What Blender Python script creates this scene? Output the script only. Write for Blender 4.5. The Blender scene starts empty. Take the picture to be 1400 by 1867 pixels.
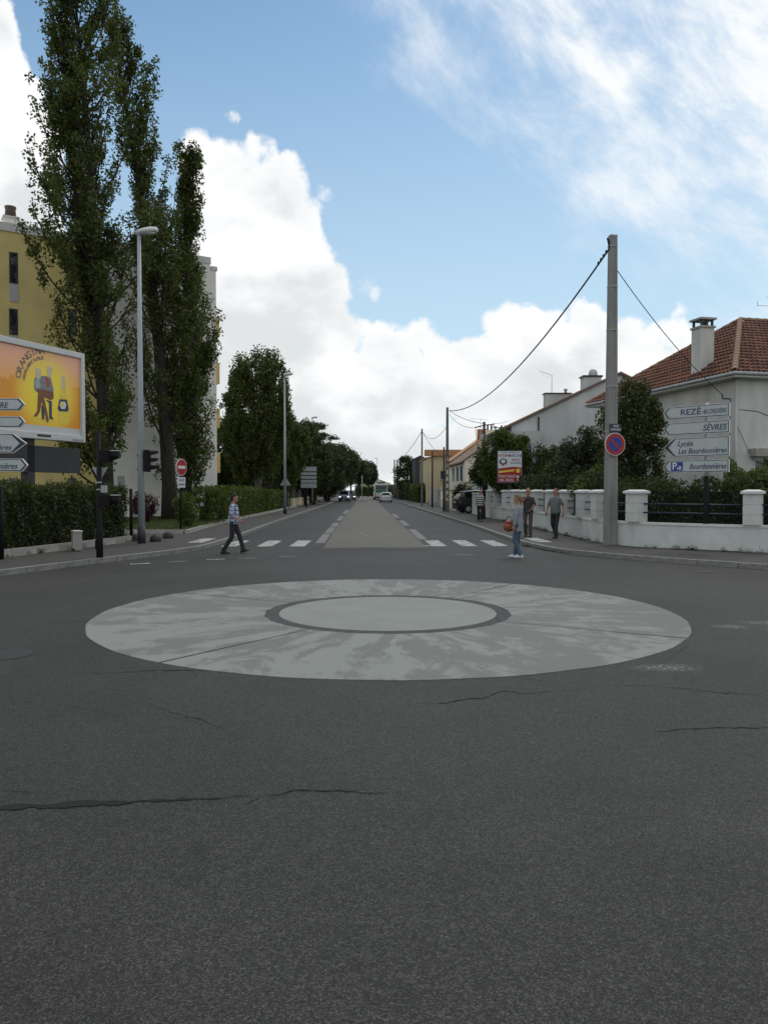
import bpy, bmesh, math, random
import numpy as np
from mathutils import Vector, Matrix, Euler
from mathutils.geometry import tessellate_polygon
R = math.radians
random.seed(7); rng = np.random.default_rng(11)
scene = bpy.context.scene
col = scene.collection

# ------------------------------------------------------------------ camera
FPX, CX, CY, CAMH = 1430.0, 700.0, 933.5, 1.85
PITCH, YAW = math.atan((933.5-893)/FPX), math.atan(35/FPX)
cam_d = bpy.data.cameras.new('camera'); cam = bpy.data.objects.new('camera', cam_d); col.objects.link(cam)
cam_d.sensor_fit = 'VERTICAL'; cam_d.sensor_height = 36; cam_d.sensor_width = 27
cam_d.lens = 36*FPX/1867; cam_d.clip_start = 0.1; cam_d.clip_end = 6000
cam.location = (0, 0, CAMH); cam.rotation_euler = (math.pi/2-PITCH, 0, -YAW)
scene.camera = cam
RM = Euler((math.pi/2-PITCH, 0, -YAW)).to_matrix()
def ray(px, py): return RM @ Vector(((px-CX)/FPX, -(py-CY)/FPX, -1))
def P(px, py, y):                       # point on the pixel's ray at world depth y
    r = ray(px, py); return Vector((0, 0, CAMH)) + r*(y/r.y)
def G(px, py, z=0.0):                   # point on the pixel's ray at height z
    r = ray(px, py); return Vector((0, 0, CAMH)) + r*((z-CAMH)/r.z)

# ------------------------------------------------------------------ world, sun, exposure
SUN_AZ, SUN_EL = R(28), R(56)           # azimuth from +Y towards +X
vs = scene.view_settings
vs.view_transform = 'Standard'; vs.look = 'None'; vs.exposure = -0.08; vs.gamma = 1.0; vs.use_curve_mapping = False
try: scene.cycles.use_denoising = True
except Exception: pass
scene.cycles.max_bounces = 5; scene.cycles.diffuse_bounces = 2; scene.cycles.glossy_bounces = 2; scene.cycles.transmission_bounces = 3; scene.cycles.transparent_max_bounces = 6
world = bpy.data.worlds.new('World'); scene.world = world; world.use_nodes = True
world.cycles.sampling_method = 'MANUAL'; world.cycles.sample_map_resolution = 512
class NT:
    def __init__(s, nt): s.nt = nt
    def n(s, t, **kw):
        nd = s.nt.nodes.new(t)
        for k, v in kw.items(): setattr(nd, k, v)
        return nd
    def put(s, sock, v):
        if isinstance(v, bpy.types.NodeSocket): s.nt.links.new(v, sock)
        elif v is not None: sock.default_value = v
    def m(s, op, a, b=None, c=None, clamp=False):
        nd = s.n('ShaderNodeMath', operation=op, use_clamp=clamp)
        for i, v in enumerate((a, b, c)):
            if v is not None: s.put(nd.inputs[i], v)
        return nd.outputs[0]
    def vm(s, op, a, b=None):
        nd = s.n('ShaderNodeVectorMath', operation=op)
        s.put(nd.inputs[0], a)
        if b is not None: s.put(nd.inputs[1], b)
        return nd.outputs[0]
    def noise(s, vec, scale, detail=4, rough=.55, dist=0):
        nd = s.n('ShaderNodeTexNoise')
        s.put(nd.inputs['Vector'], vec); nd.inputs['Scale'].default_value = scale
        nd.inputs['Detail'].default_value = detail; nd.inputs['Roughness'].default_value = rough
        nd.inputs['Distortion'].default_value = dist
        return nd.outputs['Fac']
    def n1(s, v):
        nd = s.n('ShaderNodeCombineXYZ'); s.put(nd.inputs[0], v); return nd.outputs[0]
    def n3(s, vec, scale):
        nd = s.n('ShaderNodeTexNoise'); s.put(nd.inputs['Vector'], vec); nd.inputs['Scale'].default_value = scale; nd.inputs['Detail'].default_value = 3
        return s.vm('SUBTRACT', nd.outputs['Color'], (.5, .5, .5))
    def vor(s, vec, scale):
        nd = s.n('ShaderNodeTexVoronoi', feature='F1'); s.put(nd.inputs['Vector'], vec); nd.inputs['Scale'].default_value = scale
        return nd.outputs['Distance']
    def step(s, v, a, b, lo=0, hi=1):
        nd = s.n('ShaderNodeMapRange', interpolation_type='SMOOTHSTEP')
        s.put(nd.inputs[0], v); s.put(nd.inputs[1], a); s.put(nd.inputs[2], b); s.put(nd.inputs[3], lo); s.put(nd.inputs[4], hi)
        return nd.outputs[0]
    def mix(s, f, a, b, bt='MIX'):
        nd = s.n('ShaderNodeMix', data_type='RGBA', blend_type=bt)
        s.put(nd.inputs[0], f); s.put(nd.inputs[6], a); s.put(nd.inputs[7], b)
        return nd.outputs[2]
def build_world():
    nt = world.node_tree; nt.nodes.clear(); W = NT(nt)
    out = W.n('ShaderNodeOutputWorld'); bg = W.n('ShaderNodeBackground'); bg.inputs[1].default_value = 0.10
    nt.links.new(bg.outputs[0], out.inputs[0])
    sky = W.n('ShaderNodeTexSky', sky_type='NISHITA'); sky.sun_disc = False
    sky.sun_elevation = SUN_EL; sky.sun_rotation = SUN_AZ; sky.air_density = 1.0; sky.dust_density = 0.6; sky.ozone_density = 2.0
    dirv = W.n('ShaderNodeTexCoord').outputs['Generated']
    sep = W.n('ShaderNodeSeparateXYZ'); nt.links.new(dirv, sep.inputs[0])
    X, Y, Z = sep.outputs
    az = W.m('ARCTAN2', X, Y); el = W.m('ARCSINE', Z)
    # puffy outline: warp azimuth and elevation with noise of the direction
    n1 = W.noise(dirv, 6, 6, .62); n2 = W.noise(W.vm('ADD', dirv, (7.3, 1.1, 4.2)), 7, 6, .62)
    azw = W.m('ADD', az, W.m('MULTIPLY', W.m('SUBTRACT', n1, .5), .13))
    elw = W.m('ADD', el, W.m('MULTIPLY', W.m('SUBTRACT', n2, .5), .13))
    def ang(px, py):
        r = ray(px, py).normalized(); return math.atan2(r.x, r.y), math.asin(r.z)
    blobs = [(-60,330,200,300),(-160,560,330,330),(395,310,80,95),(450,420,120,170),(520,380,62,72),(545,440,60,110),(500,560,150,170),(585,600,85,100),
             (640,525,52,26),(660,700,150,105),(840,700,150,90),(925,590,40,55),(760,640,60,40),(1000,700,150,120),(1080,640,110,80),(1200,668,190,92),
             (1330,645,170,62),(700,850,500,110),(1500,745,300,130),(300,800,420,220)]
    f = None
    for (px, py, rx, ry) in blobs:
        a0, e0 = ang(px, py)
        ra = rx/FPX*math.cos(a0)**2; re = ry/FPX*math.cos(e0)**2
        q = W.m('ADD', W.m('POWER', W.m('DIVIDE', W.m('SUBTRACT', azw, a0), ra), 2), W.m('POWER', W.m('DIVIDE', W.m('SUBTRACT', elw, e0), re), 2))
        v = W.m('MULTIPLY', W.m('SUBTRACT', 1.0, q), min(rx, ry)/150)
        f = v if f is None else W.m('MAXIMUM', f, v)
    # the same broken cumulus goes on all round the horizon
    ng = W.noise(dirv, 2.3, 7, .6)
    gen = W.m('SUBTRACT', W.m('MULTIPLY', W.m('ADD', ng, W.step(el, .9, .05, -.06, .14)), 5), 2.45)
    side = W.step(W.m('ABSOLUTE', az), R(27), R(42))
    gen = W.m('SUBTRACT', W.m('MULTIPLY', W.m('ADD', gen, 2), side), 2)
    top = W.step(el, R(36), R(50))
    gen2 = W.m('SUBTRACT', W.m('MULTIPLY', W.m('ADD', W.m('SUBTRACT', W.m('MULTIPLY', ng, 5), 1.95), 2), top), 2)
    f = W.m('MAXIMUM', f, W.m('MAXIMUM', gen, gen2))
    fine = W.noise(dirv, 30, 5, .62)
    wv = W.vm('ADD', dirv, W.vm('MULTIPLY', W.n3(dirv, 9), (.05, .05, .05)))
    f2 = W.m('ADD', f, W.m('MULTIPLY', W.m('SUBTRACT', fine, .5), .34))
    f2 = W.m('ADD', f2, W.m('MULTIPLY', W.m('SUBTRACT', .42, W.vor(wv, 15)), .60))
    f2 = W.m('ADD', f2, W.m('MULTIPLY', W.m('SUBTRACT', .42, W.vor(wv, 36)), .30))
    cum = W.step(f2, -.02, .20)
    # thin high cloud, upper right: streaky, its edge running diagonally down to the right
    a0, e0 = ang(770, 0); a1, e1 = ang(1400, 520)
    L = math.hypot(a1-a0, e1-e0); tx, ty = (a1-a0)/L, (e1-e0)/L; nx, ny = -ty, tx
    along = W.m('ADD', W.m('MULTIPLY', W.m('SUBTRACT', az, a0), tx), W.m('MULTIPLY', W.m('SUBTRACT', el, e0), ty))
    across = W.m('ADD', W.m('MULTIPLY', W.m('SUBTRACT', az, a0), nx), W.m('MULTIPLY', W.m('SUBTRACT', el, e0), ny))
    cb = W.n('ShaderNodeCombineXYZ'); W.put(cb.inputs[0], W.m('MULTIPLY', along, 1.2)); W.put(cb.inputs[1], W.m('MULTIPLY', across, 2.6))
    st = W.noise(cb.outputs[0], 4.0, 7, .62, .3)
    st2 = W.noise(cb.outputs[0], 12.0, 6, .68, .3)
    edge = W.m('ADD', across, W.m('MULTIPLY', W.m('SUBTRACT', st, .5), .34))
    cir = W.m('MULTIPLY', W.step(edge, -.09, .13), W.step(W.m('ADD', st, W.m('MULTIPLY', st2, .5)), .50, .92, .22, 1.0))
    cir = W.m('MULTIPLY', cir, W.step(across, .75, .35))
    # cumulus tone: white with soft grey bellies
    bel = W.noise(W.vm('MULTIPLY', dirv, (1, 1, 1.7)), 5.0, 6, .55)
    belly = W.m('MULTIPLY', W.step(W.m('ADD', bel, W.m('MULTIPLY', W.m('SUBTRACT', W.vor(wv, 9), .42), .25)), .45, .62), W.step(f, .10, .7))
    ccol = W.mix(belly, (10.6, 10.7, 10.8, 1), (8.0, 8.35, 8.5, 1))
    skyc = W.mix(1.0, sky.outputs[0], (SKYM[0], SKYM[1], SKYM[2], 1), 'MULTIPLY')
    # pale air low down
    skyc = W.mix(W.step(el, .66, .08, 0, .72), skyc, (6.9, 8.6, 9.6, 1))
    c = W.mix(cir, skyc, (10.6, 10.8, 10.9, 1))
    c = W.mix(cum, c, ccol)
    nt.links.new(c, bg.inputs[0])
SKYM = (.92, 1.22, 1.26)
build_world()
sun_d = bpy.data.lights.new('sun', 'SUN'); sun = bpy.data.objects.new('sun', sun_d); col.objects.link(sun)
sun_d.energy = 1.0; sun_d.angle = R(25); sun_d.color = (1, .94, .84)
sv = Vector((math.sin(SUN_AZ)*math.cos(SUN_EL), math.cos(SUN_AZ)*math.cos(SUN_EL), math.sin(SUN_EL)))
sun.rotation_euler = sv.to_track_quat('Z', 'Y').to_euler(); sun.location = (30, 60, 90)

# ------------------------------------------------------------------ materials
MATS = {}
def mat(name, c, rough=.7, var=.12, scale=3.0, bump=0.0, bscale=40.0, metal=0.0, spec=None, c2=None, detail=5, stretch=None, emit=None):
    if name in MATS: return MATS[name]
    m = bpy.data.materials.new(name); m.use_nodes = True; T = NT(m.node_tree)
    bs = m.node_tree.nodes['Principled BSDF']
    co = T.n('ShaderNodeTexCoord').outputs['Object']
    if stretch: co = T.vm('MULTIPLY', co, stretch)
    nz = T.noise(co, scale, detail, .6)
    if c2 is None: a = [x*(1-var) for x in c[:3]]; b = [min(1, x*(1+var)) for x in c[:3]]
    else: a, b = c[:3], c2[:3]
    cc = T.mix(T.step(nz, .3, .7), (*a, 1), (*b, 1))
    m.node_tree.links.new(cc, bs.inputs['Base Color'])
    bs.inputs['Roughness'].default_value = rough; bs.inputs['Metallic'].default_value = metal
    if spec is not None: bs.inputs['Specular IOR Level'].default_value = spec
    if bump:
        bp = T.n('ShaderNodeBump'); bp.inputs['Strength'].default_value = bump; bp.inputs['Distance'].default_value = .02
        m.node_tree.links.new(T.noise(co, bscale, 4, .6), bp.inputs['Height']); m.node_tree.links.new(bp.outputs[0], bs.inputs['Normal'])
    if emit:
        bs.inputs['Emission Color'].default_value = (*emit[:3], 1); bs.inputs['Emission Strength'].default_value = emit[3]
    MATS[name] = m; return m
def leafmat(name, c, c2, trans=.3):
    m = bpy.data.materials.new(name); m.use_nodes = True; nt = m.node_tree; nt.nodes.clear(); T = NT(nt)
    out = T.n('ShaderNodeOutputMaterial')
    geo = T.n('ShaderNodeNewGeometry')
    nz = T.noise(T.n('ShaderNodeTexCoord').outputs['Object'], .7, 3, .6)
    f = T.m('ADD', T.m('MULTIPLY', geo.outputs['Random Per Island'], .55), T.m('MULTIPLY', T.step(nz, .3, .7), .45))
    cc = T.mix(f, (*c, 1), (*c2, 1))
    d = T.n('ShaderNodeBsdfPrincipled'); T.put(d.inputs['Base Color'], cc); d.inputs['Roughness'].default_value = .5; d.inputs['Specular IOR Level'].default_value = .3
    t = T.n('ShaderNodeBsdfTranslucent'); T.put(t.inputs[0], T.mix(1.0, cc, (1.0, 1.15, .55, 1), 'MULTIPLY'))
    mx = T.n('ShaderNodeMixShader'); mx.inputs[0].default_value = trans
    nt.links.new(d.outputs[0], mx.inputs[1]); nt.links.new(t.outputs[0], mx.inputs[2]); nt.links.new(mx.outputs[0], out.inputs[0])
    MATS[name] = m; return m
leafmat('poplar_leaf', (.042, .058, .016), (.125, .148, .040), .42)
leafmat('birch_leaf', (.036, .056, .014), (.110, .130, .034), .35)
leafmat('dark_leaf', (.020, .033, .012), (.055, .075, .024), .22)
leafmat('hedge_leaf', (.040, .064, .012), (.120, .150, .028), .32)
leafmat('dull_leaf', (.024, .036, .011), (.075, .090, .025), .3)
leafmat('red_leaf', (.035, .012, .016), (.10, .030, .038), .25)
leafmat('grass_blade', (.045, .065, .018), (.11, .125, .035), .25)
def glassmat(name, c, rough=.05):
    m = bpy.data.materials.new(name); m.use_nodes = True; bs = m.node_tree.nodes['Principled BSDF']
    T = NT(m.node_tree); nz = T.noise(T.n('ShaderNodeTexCoord').outputs['Object'], 1.5, 2)
    T.put(bs.inputs['Base Color'], T.mix(nz, (*[x*.8 for x in c], 1), (*[x*1.2 for x in c], 1)))
    bs.inputs['Roughness'].default_value = rough; bs.inputs['Specular IOR Level'].default_value = .6; MATS[name] = m; return m
glassmat('window_glass', (.012, .014, .016)); glassmat('car_glass', (.010, .012, .014))

# ------------------------------------------------------------------ mesh helpers
class MB:
    def __init__(s): s.v = []; s.f = []; s.sm = []
    def add(s, vs, fs, smooth=False):
        o = len(s.v); s.v += [tuple(v) for v in vs]
        for f in fs: s.f.append(tuple(i+o for i in f)); s.sm.append(smooth)
        return s
    def box(s, c, d, rz=0, taper=1.0):
        hx, hy, hz = d[0]/2, d[1]/2, d[2]/2; ca, sa = math.cos(rz), math.sin(rz); vs = []
        for z, k in ((-hz, 1), (hz, taper)):
            for x, y in ((-hx, -hy), (hx, -hy), (hx, hy), (-hx, hy)):
                x *= k; y *= k
                vs.append((c[0]+x*ca-y*sa, c[1]+x*sa+y*ca, c[2]+z))
        return s.add(vs, [(3, 2, 1, 0), (4, 5, 6, 7), (0, 1, 5, 4), (1, 2, 6, 5), (2, 3, 7, 6), (3, 0, 4, 7)])
    def bx(s, x0, x1, y0, y1, z0, z1): return s.box(((x0+x1)/2, (y0+y1)/2, (z0+z1)/2), (x1-x0, y1-y0, z1-z0))
    def tube(s, pts, rad, n=8, cap=True, smooth=True):
        pts = [Vector(p) for p in pts]; m = len(pts)
        if not hasattr(rad, '__len__'): rad = [rad]*m
        vs = []; up = None
        for i, p in enumerate(pts):
            t = (pts[min(i+1, m-1)]-pts[max(i-1, 0)])
            t = t.normalized() if t.length > 1e-9 else Vector((0, 0, 1))
            if up is None:
                a = Vector((1, 0, 0)) if abs(t.x) < .9 else Vector((0, 1, 0)); up = t.cross(a).normalized()
            else:
                up = (up - t*up.dot(t)); up = up.normalized() if up.length > 1e-6 else t.orthogonal().normalized()
            b = t.cross(up)
            for k in range(n):
                a = 2*math.pi*k/n; vs.append(p+(up*math.cos(a)+b*math.sin(a))*rad[i])
        fs = [(i*n+k, i*n+(k+1) % n, (i+1)*n+(k+1) % n, (i+1)*n+k) for i in range(m-1) for k in range(n)]
        s.add(vs, fs, smooth)
        if cap:
            o = len(s.v)-len(vs); s.f.append(tuple(o+k for k in range(n-1, -1, -1))); s.f.append(tuple(o+(m-1)*n+k for k in range(n))); s.sm += [False, False]
        return s
    def cyl(s, p, r, h, n=16, r2=None): return s.tube([p, (p[0], p[1], p[2]+h)], [r, r if r2 is None else r2], n)
    def lathe(s, prof, c=(0, 0, 0), n=16, smooth=True):
        vs = [(c[0]+r*math.cos(2*math.pi*k/n), c[1]+r*math.sin(2*math.pi*k/n), c[2]+z) for r, z in prof for k in range(n)]
        fs = [(i*n+k, i*n+(k+1) % n, (i+1)*n+(k+1) % n, (i+1)*n+k) for i in range(len(prof)-1) for k in range(n)]
        return s.add(vs, fs, smooth)
    def ell(s, c, r, n=12, m=8, mt=None):
        vs = []
        for i in range(m+1):
            th = math.pi*i/m
            for k in range(n):
                a = 2*math.pi*k/n; v = Vector((r[0]*math.sin(th)*math.cos(a), r[1]*math.sin(th)*math.sin(a), -r[2]*math.cos(th)))
                if mt: v = mt @ v
                vs.append(Vector(c)+v)
        fs = [(i*n+k, i*n+(k+1) % n, (i+1)*n+(k+1) % n, (i+1)*n+k) for i in range(m) for k in range(n)]
        return s.add(vs, fs, True)
    def capsule(s, p0, p1, r0, r1, n=12):
        p0, p1 = Vector(p0), Vector(p1); t = (p1-p0).normalized(); pts = []; rs = []
        for a in (90, 65, 40, 15): pts.append(p0-t*r0*math.sin(R(a))); rs.append(max(r0*math.cos(R(a)), r0*.02))
        for a in (15, 40, 65, 90): pts.append(p1+t*r1*math.sin(R(a))); rs.append(max(r1*math.cos(R(a)), r1*.02))
        return s.tube(pts, rs, n)
    def loft(s, rings, cap=True, smooth=True):
        n = len(rings[0]); vs = [p for r in rings for p in r]
        fs = [(i*n+k, i*n+(k+1) % n, (i+1)*n+(k+1) % n, (i+1)*n+k) for i in range(len(rings)-1) for k in range(n)]
        s.add(vs, fs, smooth)
        if cap:
            o = len(s.v)-len(vs); s.f.append(tuple(o+k for k in range(n-1, -1, -1))); s.f.append(tuple(o+(len(rings)-1)*n+k for k in range(n))); s.sm += [False, False]
        return s
    def poly(s, pts, thick=0.0):             # flat polygon given as 3d points, optional prism below along -normal
        pts = [Vector(p) for p in pts]; tri = tessellate_polygon([pts])
        nrm = Vector((0, 0, 0))
        for i in range(len(pts)):
            a, b = pts[i], pts[(i+1) % len(pts)]
            nrm += Vector(((a.y-b.y)*(a.z+b.z), (a.z-b.z)*(a.x+b.x), (a.x-b.x)*(a.y+b.y)))
        nrm.normalize(); fs = []
        for t in tri:
            a, b, c = (pts[i] for i in t)
            fs.append(t if (b-a).cross(c-a).dot(nrm) > 0 else t[::-1])
        s.add(pts, fs)
        if thick:
            n = len(pts); bot = [p-nrm*thick for p in pts]
            s.add(bot, [f[::-1] for f in fs])
            s.add(pts+bot, [(i, n+i, n+(i+1) % n, (i+1) % n) for i in range(n)])
        return s
    def prism(s, pts2, y0, y1):              # outline in the xz plane, extruded along y
        return s.poly([(x, y0, z) for x, z in pts2], 0).poly([(x, y1, z) for x, z in pts2], 0).add(
            [(x, y0, z) for x, z in pts2]+[(x, y1, z) for x, z in pts2],
            [(i, (i+1) % len(pts2), len(pts2)+(i+1) % len(pts2), len(pts2)+i) for i in range(len(pts2))])
    def mesh(s, name):
        me = bpy.data.meshes.new(name); me.from_pydata(s.v, [], s.f)
        me.polygons.foreach_set('use_smooth', s.sm); me.update(); return me
def M(m): return MATS[m] if isinstance(m, str) else m
def mk(name, me, m, parent=None):
    o = bpy.data.objects.new(name, me); col.objects.link(o)
    if m is not None and len(me.materials) == 0: me.materials.append(M(m))
    if parent is not None: o.parent = parent
    return o
def part(mb, name, m, parent=None, loc=None, bevel=0):
    o = mk(name, mb.mesh(name), m, parent)
    if loc is not None: o.location = loc
    if bevel:
        b = o.modifiers.new('edge', 'BEVEL'); b.width = bevel; b.segments = 2; b.limit_method = 'ANGLE'
    return o
def tag(o, label=None, cat=None, group=None, kind=None):
    if label: o['label'] = label
    if cat: o['category'] = cat
    if group: o['group'] = group
    if kind: o['kind'] = kind
    return o
def thing(name, label, cat, loc=(0, 0, 0), rz=0.0, group=None):
    o = bpy.data.objects.new(name, None); col.objects.link(o); o.location = loc; o.rotation_euler = (0, 0, rz); o.empty_display_size = .2
    return tag(o, label, cat, group)
def copy_tree(o, parent=None):
    c = o.copy(); col.objects.link(c); c.parent = parent
    for ch in o.children: copy_tree(ch, c)
    return c
def struct(o): o['kind'] = 'structure'; return o
def text(body, parent, name, m, x0, z0, h, w=None, y=-.004, shear=0.0, align='L', wmax=None):
    """flat lettering in the parent's local xz plane, facing -y; h = cap height"""
    cu = bpy.data.curves.new('t', 'FONT'); cu.body = body; cu.size = 1; cu.shear = shear; cu.resolution_u = 3; cu.offset = .016
    ob = bpy.data.objects.new('t', cu); col.objects.link(ob); dg = bpy.context.evaluated_depsgraph_get()
    me = bpy.data.meshes.new_from_object(ob.evaluated_get(dg)); bpy.data.objects.remove(ob); bpy.data.curves.remove(cu)
    n = len(me.vertices); a = np.empty(n*3, 'f'); me.vertices.foreach_get('co', a); a = a.reshape(-1, 3)
    sc = h/.69; tw = (a[:, 0].max()-a[:, 0].min()); sx = sc if w is None else w/tw
    if wmax and tw*sx > wmax: sx = wmax/tw
    a[:, 0] -= a[:, 0].min(); a[:, 0] *= sx
    if align == 'R': a[:, 0] -= tw*sx
    if align == 'C': a[:, 0] -= tw*sx/2
    b = np.stack([a[:, 0]+x0, np.full(n, y, 'f'), a[:, 1]*sc+z0], 1)
    me.vertices.foreach_set('co', b.ravel().astype('f')); me.update(); me.materials.clear()
    return mk(name, me, m, parent)

# ------------------------------------------------------------------ foliage helpers
def leaves(name, C, size, m, parent=None, aspect=.62, flat=0.0, jitter=.35):
    C = np.asarray(C, 'f'); n = len(C)
    a = rng.normal(size=(n, 3)); b = rng.normal(size=(n, 3))
    if flat: a[:, 2] *= 1-flat; b[:, 2] *= 1-flat
    a /= np.linalg.norm(a, axis=1, keepdims=True); b -= a*(a*b).sum(1, keepdims=True); b /= np.linalg.norm(b, axis=1, keepdims=True)
    s = (size*(1+jitter*rng.uniform(-1, 1, n)))[:, None]*.5
    V = np.empty((n, 4, 3), 'f'); V[:, 0] = C-a*s; V[:, 1] = C+b*s*aspect-a*s*.15; V[:, 2] = C+a*s; V[:, 3] = C-b*s*aspect-a*s*.15
    me = bpy.data.meshes.new(name); me.vertices.add(4*n); me.loops.add(4*n); me.polygons.add(n)
    me.vertices.foreach_set('co', V.ravel()); me.loops.foreach_set('vertex_index', np.arange(4*n, dtype='i'))
    me.polygons.foreach_set('loop_start', np.arange(0, 4*n, 4, dtype='i'))
    try: me.polygons.foreach_set('loop_total', np.full(n, 4, 'i'))
    except Exception: pass
    me.update(); me.validate()
    return mk(name, me, m, parent)
def clump(c, r, n, flat=1.0):
    d = rng.normal(size=(n, 3)); d /= np.linalg.norm(d, axis=1, keepdims=True); d *= (rng.uniform(0, 1, (n, 1))**.45)*r; d[:, 2] *= flat
    return d+np.asarray(c)

# ------------------------------------------------------------------ ground, road, pavements
def asphalt(name, c, fine=.35, patch=.16, grain=150, stones=False):
    m = bpy.data.materials.new(name); m.use_nodes = True; T = NT(m.node_tree); bs = m.node_tree.nodes['Principled BSDF']
    co = T.n('ShaderNodeTexCoord').outputs['Object']
    big = T.noise(co, .22, 5, .6, .6); mid = T.noise(T.vm('MULTIPLY', co, (1, .5, 1)), 1.7, 5, .65); sm = T.noise(co, grain, 2, .7)
    vo = T.n('ShaderNodeTexVoronoi'); T.put(vo.inputs['Vector'], co); vo.inputs['Scale'].default_value = grain*.55
    chip = T.step(vo.outputs['Distance'], .10, .30, 1, 0)
    k = T.m('ADD', 1-patch, T.m('MULTIPLY', T.m('ADD', T.step(big, .3, .7), mid), patch*.9))
    k = T.m('MULTIPLY', k, T.m('ADD', 1-fine*1.1, T.m('MULTIPLY', T.step(sm, .32, .70), fine*2.0)))
    k = T.m('ADD', k, T.m('MULTIPLY', T.m('MULTIPLY', chip, T.step(T.noise(co, grain*.3, 2), .5, .66)), fine*1.3))
    sm2 = T.noise(co, grain*.5, 3, .7)
    k = T.m('MULTIPLY', k, T.m('ADD', 1-fine*.45, T.m('MULTIPLY', T.step(sm2, .30, .70), fine*.9)))
    stain = T.m('MULTIPLY', T.step(T.noise(co, .8, 6, .7, 1.2), .60, .74), .20)
    k = T.m('SUBTRACT', k, stain)
    if stones:
        v2 = T.n('ShaderNodeTexVoronoi'); T.put(v2.inputs['Vector'], co); v2.inputs['Scale'].default_value = 125; s1 = T.n('ShaderNodeSeparateColor'); T.put(s1.inputs[0], v2.outputs['Color'])
        v3 = T.n('ShaderNodeTexVoronoi'); T.put(v3.inputs['Vector'], co); v3.inputs['Scale'].default_value = 52; s2 = T.n('ShaderNodeSeparateColor'); T.put(s2.inputs[0], v3.outputs['Color'])
        g1_ = T.m('POWER', s1.outputs[0], 2.2); k = T.m('MULTIPLY', k, T.m('ADD', .52, T.m('MULTIPLY', g1_, 1.42))); k = T.m('MULTIPLY', k, T.m('ADD', .84, T.m('MULTIPLY', T.m('POWER', s2.outputs[1], 1.5), .38)))
        # traffic-polished arcs round the disc, streaked by old repairs
        d_ = T.n('ShaderNodeVectorMath', operation='LENGTH'); T.put(d_.inputs[0], T.vm('SUBTRACT', co, (.345, 11.83, 0))); rr = T.m('ADD', d_.outputs['Value'], T.m('MULTIPLY', T.m('SUBTRACT', big, .5), 2.2))
        k = T.m('MULTIPLY', k, T.m('ADD', .84, T.m('MULTIPLY', T.noise(T.n1(rr), 1.1, 4, .6), .34)))
    cv = T.n('ShaderNodeCombineXYZ')
    for i in range(3): T.put(cv.inputs[i], T.m('MULTIPLY', k, c[i]))
    T.put(bs.inputs['Base Color'], cv.outputs[0]); bs.inputs['Roughness'].default_value = .70 if stones else .8; bs.inputs['Specular IOR Level'].default_value = .28 if stones else .35
    bp = T.n('ShaderNodeBump'); bp.inputs['Strength'].default_value = .55; bp.inputs['Distance'].default_value = .008
    T.put(bp.inputs['Height'], sm); T.put(bs.inputs['Normal'], bp.outputs[0]); MATS[name] = m; return m
asphalt('asphalt', (.0410, .0410, .0376), .5, .38, 170, True); asphalt('pavement_asphalt', (.060, .058, .054), .2, .2, 90); asphalt('tan_lane', (.122, .115, .099), .16, .14, 110)
mat('earth', (.07, .06, .045), .95, .3, 2, .4); mat('kerb_stone', (.20, .20, .19), .85, .22, 6, .4, 60); mat('crack', (.008, .008, .008), 1, .2)
mat('lawn_soil', (.040, .050, .018), .95, .3, 3); mat('drain', (.02, .021, .022), .6, .3, 20, .3)
struct(part(MB().add([(-3000, -3000, -.06), (3000, -3000, -.06), (3000, 3000, -.06), (-3000, 3000, -.06)], [(0, 1, 2, 3)]), 'ground', 'earth'))
road = struct(part(MB().add([(-60, -40, 0), (60, -40, 0), (60, 300, 0), (-60, 300, 0)], [(0, 1, 2, 3)]), 'road', 'asphalt'))
def smooth(pts, step=.5):
    pts = [Vector((*p[:2], 0)) for p in pts]; out = []
    for i in range(len(pts)-1):
        p0 = pts[max(i-1, 0)]; p1 = pts[i]; p2 = pts[i+1]; p3 = pts[min(i+2, len(pts)-1)]
        n = max(1, int((p2-p1).length/step))
        for k in range(n):
            t = k/n; m1 = (p2-p0)*.5; m2 = (p3-p1)*.5
            L = (p2-p1).length; m1 = m1*min(1, L/max(m1.length, 1e-6)); m2 = m2*min(1, L/max(m2.length, 1e-6))
            out.append(p1*(2*t**3-3*t*t+1)+m1*(t**3-2*t*t+t)+p2*(-2*t**3+3*t*t)+m2*(t**3-t*t))
    out.append(pts[-1]); return out
KR = smooth([(34, -6), (22, 5.5), (14, 12.9), (9.2, 17.9), (6.9, 20.6), (5.75, 22.7), (5.3, 26), (5.25, 30), (5.35, 40), (5.2, 60), (5.0, 90), (4.9, 280)])
KL = smooth([(-21, -8), (-15.5, 1), (-12, 7.5), (-9.6, 12.8), (-7.84, 16.85), (-6.76, 19.6), (-5.75, 21.9), (-5.05, 24.3), (-4.8, 29), (-4.85, 41), (-4.75, 64), (-4.5, 98), (-4.4, 280)])
BR = smooth([(44, 9.5), (22, 17.2), (14, 19.9), (10.85, 21.35), (9.3, 22.5), (8.3, 23.9), (7.8, 26), (7.75, 29), (7.85, 38), (7.85, 52), (7.8, 280)])
PZ = .12
def offset(line, d):                     # d>0 shifts to the left of the travel direction
    out = []
    for i, p in enumerate(line):
        t = (line[min(i+1, len(line)-1)]-line[max(i-1, 0)]).normalized(); out.append(p+Vector((-t.y, t.x, 0))*d)
    return out
def zz(l, z): return [Vector((p.x, p.y, z)) for p in l]
KRi = offset(KR, -.17); KLi = offset(KL, .17)
pavR = struct(part(MB().poly(zz(KRi, PZ)+[Vector((60, 280, PZ)), Vector((60, -6, PZ))]), 'pavement_right', 'pavement_asphalt'))
pavL = struct(part(MB().poly(zz(KLi, PZ)+[Vector((-60, 280, PZ)), Vector((-60, -8, PZ))]), 'pavement_left', 'pavement_asphalt'))
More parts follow.
